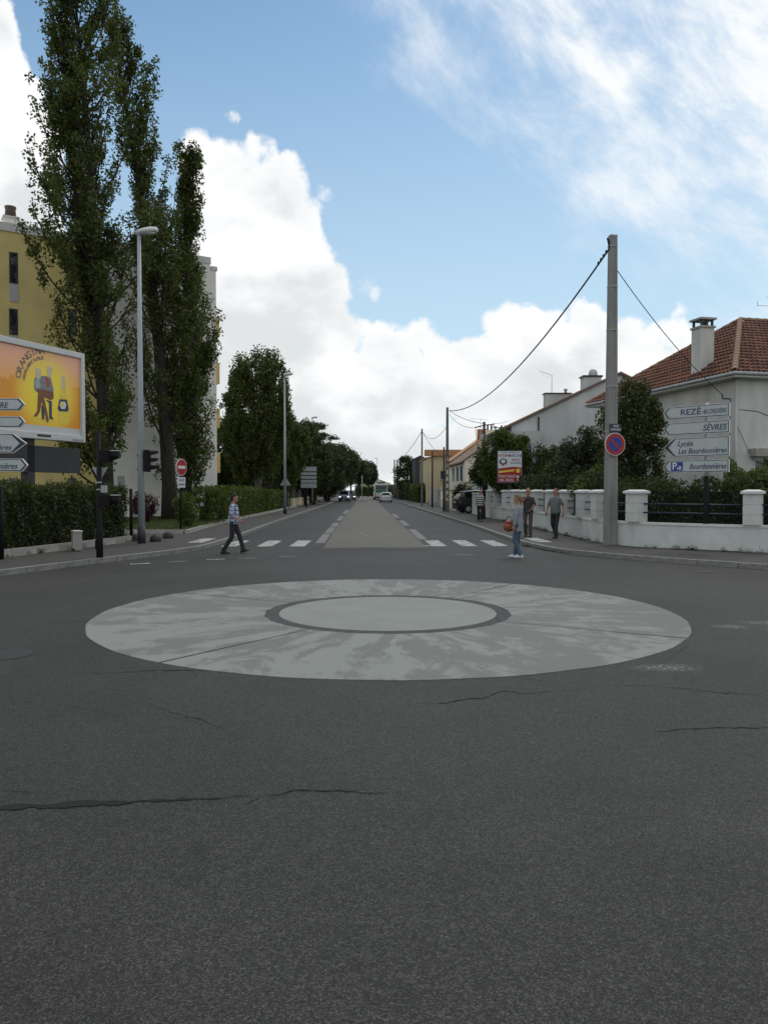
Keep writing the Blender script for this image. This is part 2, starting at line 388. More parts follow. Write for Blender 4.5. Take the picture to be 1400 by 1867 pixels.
# kerb stones: one object each near the junction, one strip beyond
kst = MB().box((0, 0, .03), (.985, .165, .20)).mesh('kerb_stone')
def kerbs(line, side, parent):
    acc = 0; k = 0; far0 = None; seg = []; d = 0
    for i in range(len(line)-1):
        L = (line[i+1]-line[i]).length; d += L
        seg.append((d, i))
    total = d; pos = .5
    def at(s):
        a = 0
        for i in range(len(line)-1):
            L = (line[i+1]-line[i]).length
            if a+L >= s: return line[i].lerp(line[i+1], (s-a)/L), (line[i+1]-line[i]).normalized()
            a += L
        return line[-1], (line[-1]-line[-2]).normalized()
    while pos < total:
        p, t = at(pos)
        if p.y > 64: far0 = pos-.5; break
        if p.y > 4:
            nrm = Vector((-t.y, t.x, 0))*side
            o = mk('kerb_stone', kst, 'kerb_stone', parent); c = p+nrm*.0825
            o.location = (c.x, c.y, PZ-.125+random.uniform(-.004, .006)); o.rotation_euler = (0, 0, math.atan2(t.y, t.x)+random.uniform(-.006, .006))
        pos += 1.0
    rest = [p for p in line if p.y > 63]
    ins = offset(rest, .165*side)
    mb = MB(); n = len(rest)
    vs = zz(rest, -.02)+zz(rest, PZ+.006)+zz(ins, PZ+.006)
    fs = [(i, i+1, n+i+1, n+i) for i in range(n-1)]+[(n+i, n+i+1, 2*n+i+1, 2*n+i) for i in range(n-1)]
    part(mb.add(vs, fs), 'kerb_strip', 'kerb_stone', parent)
kerbs(KR, -1, pavR); kerbs(KL, 1, pavL)
# right garden behind its wall, left lawn and hedge bed
struct(part(MB().poly(zz(BR, .135)+[Vector((60, 280, .135)), Vector((60, 9, .135))]), 'garden_ground', 'lawn_soil'))
lawnp = [(-7.1, 31.2), (-7.38, 41), (-7.1, 60), (-7.1, 280), (-60, 280), (-60, 33), (-12, 31.6)]
LZ = .24
lawn = struct(part(MB().poly([(x, y, LZ) for x, y in lawnp], .14), 'lawn', 'lawn_soil'))
bed = [(-7.84, 26.5), (-8.6, 23.2), (-9.35, 20.1), (-11.6, 12), (-15, 5), (-60, 5), (-60, 27.5)]
struct(part(MB().poly([(x, y, .16) for x, y in bed], .1), 'hedge_bed', 'earth'))
def edging(pts, name, parent, h=.14, w=.12, L=1.0, z=PZ):
    me = MB().box((0, 0, h/2), (L*.985, w, h)).mesh(name); line = smooth(pts, .25); acc = L/2; tot = 0
    for i in range(len(line)-1):
        d = (line[i+1]-line[i]).length
        while tot+d >= acc:
            p = line[i].lerp(line[i+1], (acc-tot)/d); t = line[i+1]-line[i]
            o = mk(name, me, 'pale_concrete', parent); o.location = (p.x, p.y, z); o.rotation_euler = (0, 0, math.atan2(t.y, t.x)); acc += L
        tot += d
mat('pale_concrete', (.33, .32, .29), .85, .2, 4, .3, 50)
edging([(-15, 4.6), (-11.55, 12), (-9.28, 20.1), (-8.52, 23.2), (-7.78, 26.5)], 'edging_block', pavL, .2)
edging([(-7.04, 31.1), (-7.32, 41), (-7.04, 60)], 'edging_block', pavL, .15)
edging([(-7.15, 31.12), (-12, 31.5), (-20, 32)], 'edging_block', pavL, .15)
edging([(-7.04, 60), (-7.04, 120)], 'edging_block', pavL, .15, .12, 3.0)

# painted markings
def worn(name, c, wear=.45, scale=5):
    m = bpy.data.materials.new(name); m.use_nodes = True; T = NT(m.node_tree); bs = m.node_tree.nodes['Principled BSDF']
    co = T.n('ShaderNodeTexCoord').outputs['Object']
    f = T.m('MULTIPLY', T.step(T.noise(co, scale, 8, .7, .4), .46, .66), wear)
    f = T.m('MAXIMUM', f, T.m('MULTIPLY', T.step(T.noise(co, 60, 3, .7), .50, .70), wear*.8))
    T.put(bs.inputs['Base Color'], T.mix(f, (*c, 1), (.075, .077, .075, 1))); bs.inputs['Roughness'].default_value = .8; MATS[name] = m
worn('road_paint', (.42, .43, .415), 1.0, 3.5); worn('faded_paint', (.19, .192, .185), .9, 4); worn('lane_border', (.17, .17, .165), .6, 3); worn('yellow_paint', (.25, .21, .08), 1.0, 6)
def sheet(name, pts, z, m, parent=road): return part(MB().poly([(p[0], p[1], z) for p in pts]), name, m, parent)
sheet('tan_lane', smooth([(-1.32, 24.9), (-1.36, 40), (-1.36, 285)], 5)+smooth([(1.95, 285), (1.95, 40), (1.98, 25.0)], 5), .004, 'tan_lane')
mat('dark_patch', (.045, .046, .046), .9, .25, 3, .3, 80)
sheet('asphalt_patch', [(-1.7, 23.9), (.2, 24.35), (2.2, 24.1), (2.25, 24.85), (.2, 25.15), (-1.65, 24.85)], .0045, 'dark_patch')
for x0 in (-5.55, -4.45, -3.28, -2.22, 2.45, 3.45, 4.47, 5.95):
    onp = x0 < -5 or x0 > 5.2
    z = PZ+.004 if onp else .004
    y0, y1 = (25.6, 28.6) if not onp else (25.7, 28.0)
    s = .03 if x0 < 0 else -.03
    sheet('crosswalk_stripe', [(x0-.25, y0), (x0+.25, y0+.05), (x0+.25+s, y1), (x0-.25+s, y1-.04)], z, 'road_paint', pavL if x0 < -5 else pavR if x0 > 5.2 else road)
for (px, py, f) in ((256, 1028, 0), (325, 1024, 1), (394, 1020, 0), (452, 1018, 1), (524, 1014.5, 1)):
    a = G(px, py); u = Vector((.83, .55, 0)).normalized() if px < 350 else Vector((.93, .36, 0)); n = Vector((-u.y, u.x, 0))
    sheet('give_way_dash', [a-u*.25-n*.08, a+u*.25-n*.08, a+u*.25+n*.08, a-u*.25+n*.08], .004, 'faded_paint' if f else 'road_paint')
for (y0, y1, m_) in ((25.2, 27.2, 'dark_patch'), (27.3, 33.0, 'lane_border'), (33.6, 38.5, 'lane_border'), (39.2, 44, 'lane_border'), (47, 55, 'lane_border'), (60, 72, 'lane_border')):
    sheet('lane_border', [(-1.72, y0), (-1.40, y0), (-1.42, y1), (-1.74, y1)], .0085 if m_ == 'dark_patch' else .004, m_)
for (y0, y1, m_) in ((29.2, 36.5, 'faded_paint'), (37.5, 40, 'dark_patch'), (40.3, 47, 'lane_border'), (52, 60, 'lane_border')):
    sheet('lane_border', [(2.02, y0), (2.34, y0), (2.34, y1), (2.02, y1)], .004, m_)
sheet('lane_dot', [(1.98, 25.6), (2.2, 25.6), (2.2, 25.9), (1.98, 25.9)], .0095, 'road_paint')
def rib(pts, w, z):
    l = smooth(pts, .3); a = zz(offset(l, w/2), z); b = zz(offset(l, -w/2), z); n = len(l)
    return MB().add(a+b, [(i, n+i, n+i+1, i+1) for i in range(n-1)])
part(rib([G(655, 971), G(678, 979), G(700, 977), G(724, 972)], .10, .0085), 'chevron_line', 'yellow_paint', road)

# painted concrete mini-roundabout: four sectors round a disc
DC = Vector((.345, 11.83, 0)); RO, RI1, RI0 = 4.28, 1.84, 1.63
def discmat():
    m = bpy.data.materials.new('disc_paint'); m.use_nodes = True; T = NT(m.node_tree); bs = m.node_tree.nodes['Principled BSDF']
    co = T.n('ShaderNodeTexCoord').outputs['Object']
    ln = T.n('ShaderNodeVectorMath', operation='LENGTH'); T.put(ln.inputs[0], co); nz_ = T.vm('NORMALIZE', co)
    cc_ = T.n('ShaderNodeCombineXYZ'); T.put(cc_.inputs[2], T.m('MULTIPLY', ln.outputs['Value'], .42)); pos = T.vm('ADD', T.vm('MULTIPLY', nz_, (3.6, 3.6, 0)), cc_.outputs[0])
    n1 = T.noise(pos, 1.9, 8, .68, .5); n2 = T.noise(T.vm('MULTIPLY', co, (1.2, 1.0, 1)), 2.6, 6, .6, .9); n3 = T.noise(co, 90, 2, .6); n0 = T.noise(co, .33, 3, .5)
    a = T.step(T.m('ADD', T.m('MULTIPLY', n1, .72), T.m('ADD', T.m('MULTIPLY', n2, .24), T.m('MULTIPLY', n0, .34))), .605, .685)
    f = T.m('MULTIPLY', a, .78)
    f = T.m('ADD', f, T.m('MULTIPLY', T.m('SUBTRACT', n3, .5), .22), clamp=True)
    T.put(bs.inputs['Base Color'], T.mix(f, (.212, .226, .212, 1), (.120, .126, .118, 1))); bs.inputs['Roughness'].default_value = .8
    bp = T.n('ShaderNodeBump'); bp.inputs['Strength'].default_value = .25; bp.inputs['Distance'].default_value = .006
    T.put(bp.inputs['Height'], n3); T.put(bs.inputs['Normal'], bp.outputs[0]); MATS['disc_paint'] = m
discmat(); mat('disc_inner', (.212, .226, .212), .8, .07, 1.6, .25, 90)
rb = struct(bpy.data.objects.new('roundabout_disc', None)); col.objects.link(rb); rb.location = DC
def sector(a0, a1, r0, r1, z=.007, wob=.018):
    n = max(12, int((a1-a0)/3)); out = []; inn = []
    for i in range(n+1):
        a = R(a0+(a1-a0)*i/n); k = wob*math.sin(a*23)*random.uniform(.2, 1)
        out.append((math.cos(a)*(r1+k*.6), math.sin(a)*(r1+k*.6), z)); inn.append((math.cos(a)*(r0+k), math.sin(a)*(r0+k), z))
    mb = MB(); m = n+1; lo = [(x, y, -.005) for x, y, _ in out]; li = [(x, y, -.005) for x, y, _ in inn]
    mb.add(inn+out+lo+li, [(i, m+i, m+i+1, i+1) for i in range(n)]+[(m+i, 2*m+i, 2*m+i+1, m+i+1) for i in range(n)]+[(3*m+i, i, i+1, 3*m+i+1) for i in range(n)])
    return mb
angs = [53.5, 148, 233.7, 328.5, 413.5]
for i in range(4): part(sector(angs[i]+.25, angs[i+1]-.25, RI1, RO), 'sector', 'disc_paint', rb)
part(MB().poly([(math.cos(R(a))*RI0, math.sin(R(a))*RI0, .007) for a in range(0, 360, 4)], .012), 'inner_disc', 'disc_inner', rb)
mat('ring_asphalt', (.055, .056, .055), .95, .3, 12, .5, 60)
part(sector(0, 360, RI0+.0, RI1+.0, .0045, .0), 'dark_ring', 'ring_asphalt', rb)

# cracks, chips and pale scuffs in the old asphalt
def crack(pix, w, jit=.05, seed=0):
    rd = random.Random(seed); pts = [G(*p) for p in pix]; line = []
    for i in range(len(pts)-1):
        n = max(3, int((pts[i+1]-pts[i]).length/.045))
        for k in range(n): line.append(pts[i].lerp(pts[i+1], k/n)+Vector((rd.gauss(0, jit*.2), rd.gauss(0, jit*.5), 0)))
    line.append(pts[-1]); l2 = [line[0]]
    acc = 0.0
    for i in range(1, len(line)-1):
        acc = acc*.72+rd.gauss(0, jit*.45); l2.append((line[i-1]+line[i]*2+line[i+1])/4+Vector((0, acc, 0)))
    l2.append(line[-1]); n = len(l2); vs = []
    for i, p in enumerate(l2):
        k = min(1, 6*i/n, 6*(n-1-i)/n)*rd.uniform(.35, 1.3)*(1+.7*math.sin(i*.11+seed))*w*(.5 if w > .03 else .34)
        vs += [(p.x, p.y+k, .0045), (p.x, p.y-k, .0045)]
    part(MB().add(vs, [(2*i, 2*i+1, 2*i+3, 2*i+2) for i in range(n-1)]), 'crack', 'crack', road)
crack([(-60, 1478), (60, 1472), (160, 1464), (300, 1459), (480, 1451)], .058, .018, 1); crack([(475, 1452), (540, 1441), (620, 1440), (700, 1446), (760, 1440)], .020, .02, 2)
crack([(440, 1470), (482, 1452)], .012, .02, 21); crack([(-40, 1236), (160, 1228), (290, 1222), (390, 1223)], .022, .02, 3)
crack([(40, 1270), (140, 1290), (230, 1310)], .010, .03, 4); crack([(225, 1275), (330, 1305), (420, 1330)], .010, .03, 5)
crack([(690, 1285), (800, 1283), (880, 1274), (912, 1261), (960, 1266), (1060, 1257), (1180, 1250), (1290, 1262), (1420, 1268)], .018, .03, 6)
crack([(1180, 1336), (1260, 1330), (1330, 1326), (1440, 1327)], .017, .02, 7); crack([(1255, 1170), (1245, 1185), (1225, 1200), (1190, 1215)], .016, .03, 8)
crack([(1270, 1166), (1340, 1162), (1440, 1157)], .014, .015, 9); crack([(-30, 1139), (60, 1137), (165, 1133)], .03, .02, 10); crack([(540, 1398), (640, 1372), (690, 1375)], .010, .03, 11)
crack([(-40, 1444), (60, 1448)], .010, .02, 12); crack([(330, 1072), (420, 1064), (500, 1060)], .03, .03, 13); crack([(900, 1230), (1000, 1244), (1080, 1240)], .008, .03, 14)
crack([(285, 1210), (350, 1196), (430, 1177), (555, 1150)], .018, .012, 15)
crack([(835, 1090.5), (905, 1073)], .018, .012, 17)
def scuffmat():
    m = bpy.data.materials.new('scuff'); m.use_nodes = True; nt = m.node_tree; T = NT(nt); bs = nt.nodes['Principled BSDF']; out = nt.nodes['Material Output']
    tc = T.n('ShaderNodeTexCoord'); co = tc.outputs['Object']; d = T.n('ShaderNodeVectorMath', operation='LENGTH'); T.put(d.inputs[0], T.vm('MULTIPLY', T.vm('SUBTRACT', tc.outputs['Generated'], (.5, .5, 0)), (1, 1, 0)))
    f = T.m('MULTIPLY', T.step(d.outputs['Value'], .5, .08), T.step(T.noise(co, 22, 6, .75), .42, .66))
    bs.inputs['Base Color'].default_value = (.27, .27, .255, 1); bs.inputs['Roughness'].default_value = .9; tr = T.n('ShaderNodeBsdfTransparent'); mx = T.n('ShaderNodeMixShader')
    T.put(mx.inputs[0], f); nt.links.new(tr.outputs[0], mx.inputs[1]); nt.links.new(bs.outputs[0], mx.inputs[2]); nt.links.new(mx.outputs[0], out.inputs[0]); MATS['scuff'] = m
scuffmat()
for (px, py, rx, ry) in ((1330, 1143, .22, .05), (1385, 1136, .25, .05), (1215, 1218, .3, .05)):
    c = G(px, py)
    sheet('scuff', [(c.x+rx*1.7*math.cos(R(a)), c.y+ry*5*math.sin(R(a))) for a in range(0, 360, 24)], .004, 'scuff')
def cover(px, py, r, ry=None):
    c = G(px, py); o = part(MB().poly([(c.x+r*math.cos(R(a)), c.y+(ry or r)*math.sin(R(a)), .006) for a in range(0, 360, 15)], .01), 'manhole_cover', 'drain', road); return o
cover(8, 1194, .30); cover(1287, 1042, .28, .18); cover(845, 1012, .35, .3)

# ------------------------------------------------------------------ buildings
mat('yellow_render', (.64, .52, .21), .85, .08, .8, .15, 30); mat('white_render', (.82, .80, .72), .85, .06, .7, .12, 30); mat('parapet', (.62, .62, .58), .8, .06, 2)
mat('frame_white', (.55, .55, .54), .5, .05); mat('frame_dark', (.03, .03, .032), .5, .1); mat('shutter_grey', (.42, .42, .42), .6, .05, 8); mat('balcony_yellow', (.62, .46, .14), .7, .05)
mat('brick_pot', (.30, .13, .07), .8, .2, 6); mat('old_pot', (.13, .10, .08), .8, .2, 6)
def window(b, x, z, w, h, y=0, frame='frame_white', pane='window_glass', depth=.12, name='window', bar=True, sill=None):
    """frame proud of the wall face at y (outside is -y), pane set back in it"""
    t = .06
    f = part(MB().bx(x-w/2, x-w/2+t, y-.02, y+depth, z, z+h).bx(x+w/2-t, x+w/2, y-.02, y+depth, z, z+h).bx(x-w/2+t, x+w/2-t, y-.02, y+depth, z, z+t).bx(x-w/2+t, x+w/2-t, y-.02, y+depth, z+h-t, z+h), name, frame, b)
    part(MB().bx(x-w/2+t, x+w/2-t, y-.006, y+.02, z+t, z+h-t), 'pane', pane, f)
    if sill: part(MB().bx(x-w/2-.08, x+w/2+.08, y-.12, y-.021, z-.08, z), 'sill', sill, f)
    return f
E = Vector((-9.06, 48.5, 0)); ub = Vector((.852, .523, 0)); bang = math.atan2(.523, .852)
apt = thing('apartment_building', 'tall pale apartment block, its near end painted yellow, behind the poplars', 'building', (E.x, E.y, 0), bang)
def fac(px, py):                          # pixel -> (along the facade, height)
    r = ray(px, py); nrm = Vector((.523, -.852, 0)); t = (E-Vector((0, 0, CAMH))).dot(nrm)/r.dot(nrm); p = Vector((0, 0, CAMH))+r*t
    return (p-E).dot(ub), p.z
xs = fac(188, 800)[0]; HT = 15.55
wy = part(MB().bx(-30, xs, 0, 11, .1, HT), 'wall', 'yellow_render', apt); tag(wy, 'yellow rendered part of the wall')
xstep = fac(383, 480)[0]
ww = part(MB().bx(xs+.003, xstep, -.003, 11, .1, HT), 'wall', 'white_render', apt); tag(ww, 'off-white rendered part of the wall')
part(MB().bx(xstep+.003, 0, -.001, 10.9, .1, HT-.35), 'stair_wall', 'white_render', apt)
part(MB().bx(-30.1, xs+.002, -.06, 11.06, HT+.003, HT+.45), 'parapet', 'parapet', apt)
part(MB().bx(xs+.005, xstep+.05, -.05, 11.05, HT+.002, HT+.40), 'parapet', 'parapet', apt)
part(MB().bx(xstep+.055, .08, -.04, 10.95, HT-.347, HT-.10), 'parapet', 'parapet', apt)
for px in (25, 132, -60):
    for k, (y0, y1) in enumerate(((460, 517), (563, 611), (664, 712), (767, 815), (872, 906))):
        x, z1 = fac(px, y0); _, z0 = fac(px, y1); dx = (fac(px+8, y0)[0]-fac(px-8, y0)[0])
        w = window(apt, x, z0, dx, z1-z0, 0, 'frame_dark')
        if px != 132: part(MB().bx(x-dx/2, x+dx/2, -.04, -.003, z0-.95, z0-.04), 'window_panel', 'shutter_grey', apt)
for px, y0, y1, wd in ((221, 868, 890, 13), (346, 868, 908, 11)):
    x, z1 = fac(px, y0); _, z0 = fac(px, y1); dx = fac(px+wd/2, y0)[0]-fac(px-wd/2, y0)[0]
    window(apt, x, z0, dx, z1-z0, -.003, 'shutter_grey', 'shutter_grey' if px == 221 else 'window_glass')
for (y0, y1) in ((580, 615), (662, 700), (745, 780), (825, 862)):
    z1 = 1.85+(893-y0)/FPX*48.6; z0 = 1.85+(893-y1)/FPX*48.6
    b = part(MB().bx(.003, .36, .4, 4.2, z0, z1).bx(.02, .30, .38, .40, z0+.12, z1-.12), 'balcony', 'balcony_yellow', apt)
    part(MB().bx(.36, .39, .38, 4.22, z1-.06, z1+.02), 'rail', 'parapet', b)
cx_, cz_ = fac(27, 415)
ch = part(MB().bx(cx_-.35, cx_+.35, 1.0, 1.7, HT+.1, HT+1.05), 'chimney', 'white_render', apt)
part(MB().bx(cx_-.42, cx_+.42, .93, 1.77, HT+1.053, HT+1.15), 'cap', 'parapet', ch)
part(MB().lathe([(.0, .0), (.30, 0), (.26, .45), (.30, .5), (.30, .6), (0, .62)], (cx_, 1.35, HT+1.153)), 'pot', 'old_pot', ch)

# tiled villa on the right
mat('villa_render', (.50, .50, .46), .9, .08, 1.2, .2, 35, c2=(.66, .66, .62), stretch=(1, 1, .3), detail=7); mat('fascia', (.62, .63, .61), .6, .05); mat('gutter', (.42, .44, .44), .5, .08); mat('drainpipe', (.50, .50, .46), .6, .06)
def tilemat(name, a, b, moss):
    m = bpy.data.materials.new(name); m.use_nodes = True; T = NT(m.node_tree); bs = m.node_tree.nodes['Principled BSDF']
    geo = T.n('ShaderNodeNewGeometry'); co = T.n('ShaderNodeTexCoord').outputs['Object']
    c = T.mix(geo.outputs['Random Per Island'], (*a, 1), (*b, 1))
    c = T.mix(T.m('MULTIPLY', T.step(T.noise(co, 1.3, 6, .65), .5, .68), .7), c, (*moss, 1))
    T.put(bs.inputs['Base Color'], c); bs.inputs['Roughness'].default_value = .9; MATS[name] = m
tilemat('red_tile', (.085, .040, .027), (.205, .086, .054), (.070, .056, .044)); tilemat('ridge_tile', (.20, .105, .065), (.30, .20, .14), (.16, .14, .11))
tilemat('brown_tile', (.16, .10, .075), (.25, .16, .12), (.12, .10, .08)); tilemat('orange_tile', (.42, .21, .10), (.52, .29, .15), (.33, .2, .12)); tilemat('slate', (.035, .035, .04), (.06, .06, .065), (.04, .04, .04))
def tiles(poly, origin, u, v, w, n, du=.22, dv=.36, hgt=.07, pick=None):
    """pantile field over a sloping polygon: u along the eave, v up the slope, n outward"""
    mb = MB(); P2 = [((p-origin).dot(u), (p-origin).dot(v)) for p in poly]
    def inside(x, y):
        c = False
        for i in range(len(P2)):
            (x1, y1), (x2, y2) = P2[i], P2[(i+1) % len(P2)]
            if (y1 > y) != (y2 > y) and x < (x2-x1)*(y-y1)/(y2-y1)+x1: c = not c
        return c
    us = [p[0] for p in P2]; vv = [p[1] for p in P2]; r = 0; y = min(vv)-.04
    while y < max(vv):
        x = min(us)
        while x < max(us):
            if inside(x+du/2, min(max(y+dv*.5, min(vv)+.02), max(vv)-.02)):
                jl = random.uniform(-.012, .012); rows = []
                for (t, lift) in ((0, .085), (dv*1.12, .012)):
                    rows.append([origin+u*(x+jl+a*du)+v*(y+t)+n*(lift+h*hgt) for a, h in ((0, 0), (.16, .75), (.42, 1), (.66, .55), (.86, -.15), (1.0, 0))])
                k = 6; front = [p-n*.06 for p in rows[0]]
                mb.add(rows[0]+rows[1]+front, [(i, i+1, k+i+1, k+i) for i in range(5)]+[(2*k+i, 2*k+i+1, i+1, i) for i in range(5)])
            x += du
        y += dv; r += 1
    return mb
K = Vector((13.75, 29, 0)); vb = Vector((-.2, .98, 0)).normalized(); vr = Vector((.98, .2, 0)).normalized(); ZE, ZR, LB, LR = 6.23, 9.55, 11.6, 15.0
villa = thing('tiled_house', 'two storey white house with red tiled hip roof behind the corner hedge', 'house', (K.x, K.y, 0), math.atan2(.2, .98))
# local frame: x along vr, y along vb
part(MB().bx(.5, LR-.5, .5, LB-.5, .1, ZE-.05), 'wall', 'villa_render', villa)
part(MB().bx(.0, LR, .0, LB, ZE-.16, ZE-.01), 'fascia', 'fascia', villa)
part(MB().tube([(-.07, LB, ZE-.03), (-.07, -.07, ZE-.03), (LR, -.07, ZE-.03)], .065, 8), 'gutter', 'gutter', villa)
A_, B_, C_, D_ = (Vector(p) for p in ((0, 0, ZE), (0, LB, ZE), (LR, LB, ZE), (LR, 0, ZE))); T1, T2 = Vector((4.6, LB/2, ZR)), Vector((LR-4.6, LB/2, ZR))
roof = part(MB().poly([B_, A_, T1]).poly([A_, D_, T2, T1]).poly([C_, B_, T1, T2]).poly([D_, C_, T2]), 'roof', 'red_tile', villa)
def slope(poly, a, b):
    u = (b-a).normalized(); n = (poly[1]-poly[0]).cross(poly[2]-poly[0]).normalized()
    if n.z < 0: n = -n
    v = n.cross(u).normalized()
    if v.z < 0: v = -v
    return a, u, v, n
for pl, a, b in (([B_, A_, T1], B_, A_), ([A_, D_, T2, T1], A_, D_)):
    o_, u_, v_, n_ = slope(pl, a, b)
    tg = part(tiles(pl, o_, u_, v_, None, n_), 'roof_tiles', 'red_tile', roof); tg['kind'] = 'stuff'
rt = MB().add(*(lambda n=7, L=.46: ([(r*math.cos(math.pi*k/(n-1)), y, r*math.sin(math.pi*k/(n-1))) for y, r in ((0, .13), (L, .105)) for k in range(n)]+[((r-.03)*math.cos(math.pi*k/(n-1)), 0, (r-.03)*math.sin(math.pi*k/(n-1))) for r in (.13,) for k in range(n)],
        [(k, k+1, n+k+1, n+k) for k in range(n-1)]+[(2*n+k, 2*n+k+1, k+1, k) for k in range(n-1)]))()).mesh('ridge_tile')
def ridge(p0, p1):
    d = (p1-p0); n = int(d.length/.40); q = d.to_track_quat('Y', 'Z')
    for i in range(n):
        o = mk('ridge_tile', rt, 'ridge_tile', roof); o.location = p0+d*(i/n)+Vector((0, 0, .05)); o.rotation_euler = q.to_euler()
ridge(A_, T1); ridge(B_, T1); ridge(T1, T2)
zc = ZE+.8*(ZR-ZE)/4.6
ch = part(MB().bx(.45, 1.05, 2.7, 3.35, ZE-.0, 8.45), 'chimney', 'villa_render', villa)
part(MB().bx(.40, 1.10, 2.65, 3.40, 8.453, 8.53).bx(.38, 1.12, 2.63, 3.42, 8.78, 8.86), 'cap', 'pale_concrete', ch)
for x, y in ((.51, 2.76), (.99, 2.76), (.51, 3.29), (.99, 3.29), (.75, 2.76)): part(MB().box((x, y, 8.655), (.08, .08, .244)), 'cap_leg', 'frame_dark', ch)
part(MB().tube([(.42, .44, ZE-.16), (.42, .44, .2)], .045, 8), 'drainpipe', 'drainpipe', villa)
mat('cable', (.012, .012, .013), .6, .1)
part(MB().tube([(.50, .9, 5.35), (.06, .75, 5.33), (.0, .73, 5.5)], .025, 6).tube([(.5, .9, 5.35), (.49, .9, 1)], .012, 5), 'wall_bracket', 'cable', villa)
part(MB().tube([(.49, .51, 4.8), (.40, .44, 4.4), (1.2, .47, 3.0), (2.5, .47, 2.5)], .010, 4).tube([(.6, .49, 4.9), (1.4, .48, 4.85), (3, .49, 4.3)], .010, 4), 'wall_cable', 'cable', villa)
part(MB().tube([(6.2, LB/2, ZR), (6.2, LB/2, ZR+1.25)], .015, 5).tube([(5.5, LB/2, ZR+.75), (6.2, LB/2, ZR+.75)], .012, 5).tube([(5.5, LB/2, ZR+.75), (5.5, LB/2, ZR+.95)], .012, 5).tube([(6.2, LB/2-.25, ZR+1.2), (6.2, LB/2+.25, ZR+1.2)], .01, 5), 'antenna', 'gutter', villa)
w = window(villa, 1.75, 1.75, 1.0, 1.3, .5, sill='pale_concrete'); part(MB().bx(1.05, 2.6, .1, .497, 3.12, 3.42), 'canopy', 'pale_concrete', villa)
for yy in (1.4, 4.6, 8): pass
# white bay at the far end
part(MB().bx(-.15, .497, 8.4, 11.0, .2, 4.9).bx(-.22, .5, 8.3, 11.1, 4.903, 5.0), 'bay', 'villa_render', villa)

def gable_house(name, label, loc, rz, W, L, zw, zr, wallm, roofm, over=.35, cat='house'):
    """local x across (gable faces -y), y along the ridge"""
    h = thing(name, label, cat, loc, rz)
    part(MB().bx(0, W, 0, L, .1, zw).prism([(0, zw), (W, zw), (W/2, zr)], 0.0, L), 'wall', wallm, h)
    s = (zr-zw)/(W/2); t = .14
    for sg in (0, 1):
        xe = -over if sg == 0 else W+over; ze = zw-over*s
        part(MB().prism([(xe, ze+.02), (W/2, zr+.02), (W/2, zr+.02+t), (xe, ze+.02+t)], -over*.6, L+over*.6), 'roof', roofm, h)
    return h, s
mat('grey_render', (.46, .48, .465), .9, .12, .8, .2, 30, c2=(.58, .60, .58), stretch=(1, 1, .3), detail=7); mat('cream_render', (.74, .68, .52), .9, .06, .8); mat('tan_render', (.58, .49, .31), .9, .06, .8); mat('blue_paint', (.03, .07, .13), .5, .1); mat('pale_blue', (.38, .50, .52), .6, .06)
h2, s2 = gable_house('grey_house', 'grey rendered gable house with two chimneys behind the concrete pole', (8.75, 46.8, 0), 0, 13.0, 9.0, 5.65, 8.75, 'grey_render', 'brown_tile', .3)
part(MB().bx(-.02, 1.55, -.9, -.003, .1, 5.3), 'front_bay', 'grey_render', h2)
part(MB().tube([(1.62, -.05, 6.2), (1.62, -.05, .3)], .05, 6), 'drainpipe', 'frame_dark', h2)
def zroof(x): return 5.65+x*s2
ch = part(MB().bx(2.75, 4.35, 3.0, 3.7, zroof(2.75), 7.95), 'chimney', 'grey_render', h2); part(MB().bx(2.68, 4.42, 2.93, 3.77, 7.953, 8.02), 'cap', 'frame_dark', ch); part(MB().cyl((4.1, 3.35, 8.023), .09, .22, 10).lathe([(0, .32), (.16, .24), (.16, .26), (0, .36)], (4.1, 3.35, 8.0), 10), 'pot', 'gutter', ch)
ch = part(MB().bx(4.35, 5.4, .02, .8, zroof(4.35)-.2, 8.6), 'chimney', 'grey_render', h2); part(MB().bx(4.28, 5.47, -.05, .87, 8.603, 8.7), 'cap', 'frame_dark', ch); part(MB().lathe([(.27, 0), (.27, .18), (.22, .33), (.1, .42), (0, .44)], (5.0, .4, 8.703), 14), 'cowl', 'gutter', ch)
part(MB().tube([(3.2, 3.3, 8.0), (3.2, 3.3, 9.2)], .02, 5).tube([(2.4, 3.3, 9.42), (3.2, 3.3, 9.17)], .015, 5).tube([(2.62, 3.3, 9.2), (2.62, 3.0, 9.0)], .01, 4).tube([(2.9, 3.3, 9.1), (2.9, 3.0, 8.95)], .01, 4), 'antenna', 'gutter', h2)
window(h2, .75, 3.5, .6, 1.1, -.9, 'shutter_grey')
h3, s3 = gable_house('cream_house', 'cream rendered house with brown roof and blue shutters down the street', (9.9, 78, 0), 0, 7.2, 14, 4.75, 7.2, 'cream_render', 'brown_tile', .35)
for y in (2.2, 5.6, 9.5):
    for dy in (-.62, .62): part(MB().bx(-.05, -.003, y+dy-.28, y+dy+.28, 2.75, 4.3), 'shutter', 'blue_paint', h3)
    part(MB().bx(-.03, -.002, y-.33, y+.33, 2.8, 4.25), 'window', 'window_glass', h3)
for x0, n in ((3.0, 2), (4.5, 3)):
    ch = part(MB().bx(x0, x0+1.4, 5.6, 6.3, zroof(0)+1, 8.25), 'chimney', 'cream_render', h3)
    for k in range(n): part(MB().cyl((x0+.25+.4*k, 5.95, 8.253), .1, .5, 8), 'pot', 'frame_dark', ch)
part(MB().tube([(2.2, 4, 6.2), (2.2, 4, 9.3)], .02, 5).tube([(1.2, 4, 9.3), (3.0, 4, 9.15)], .015, 4).tube([(1.8, 4, 8.4), (2.6, 4, 8.4)], .015, 4), 'antenna', 'gutter', h3)
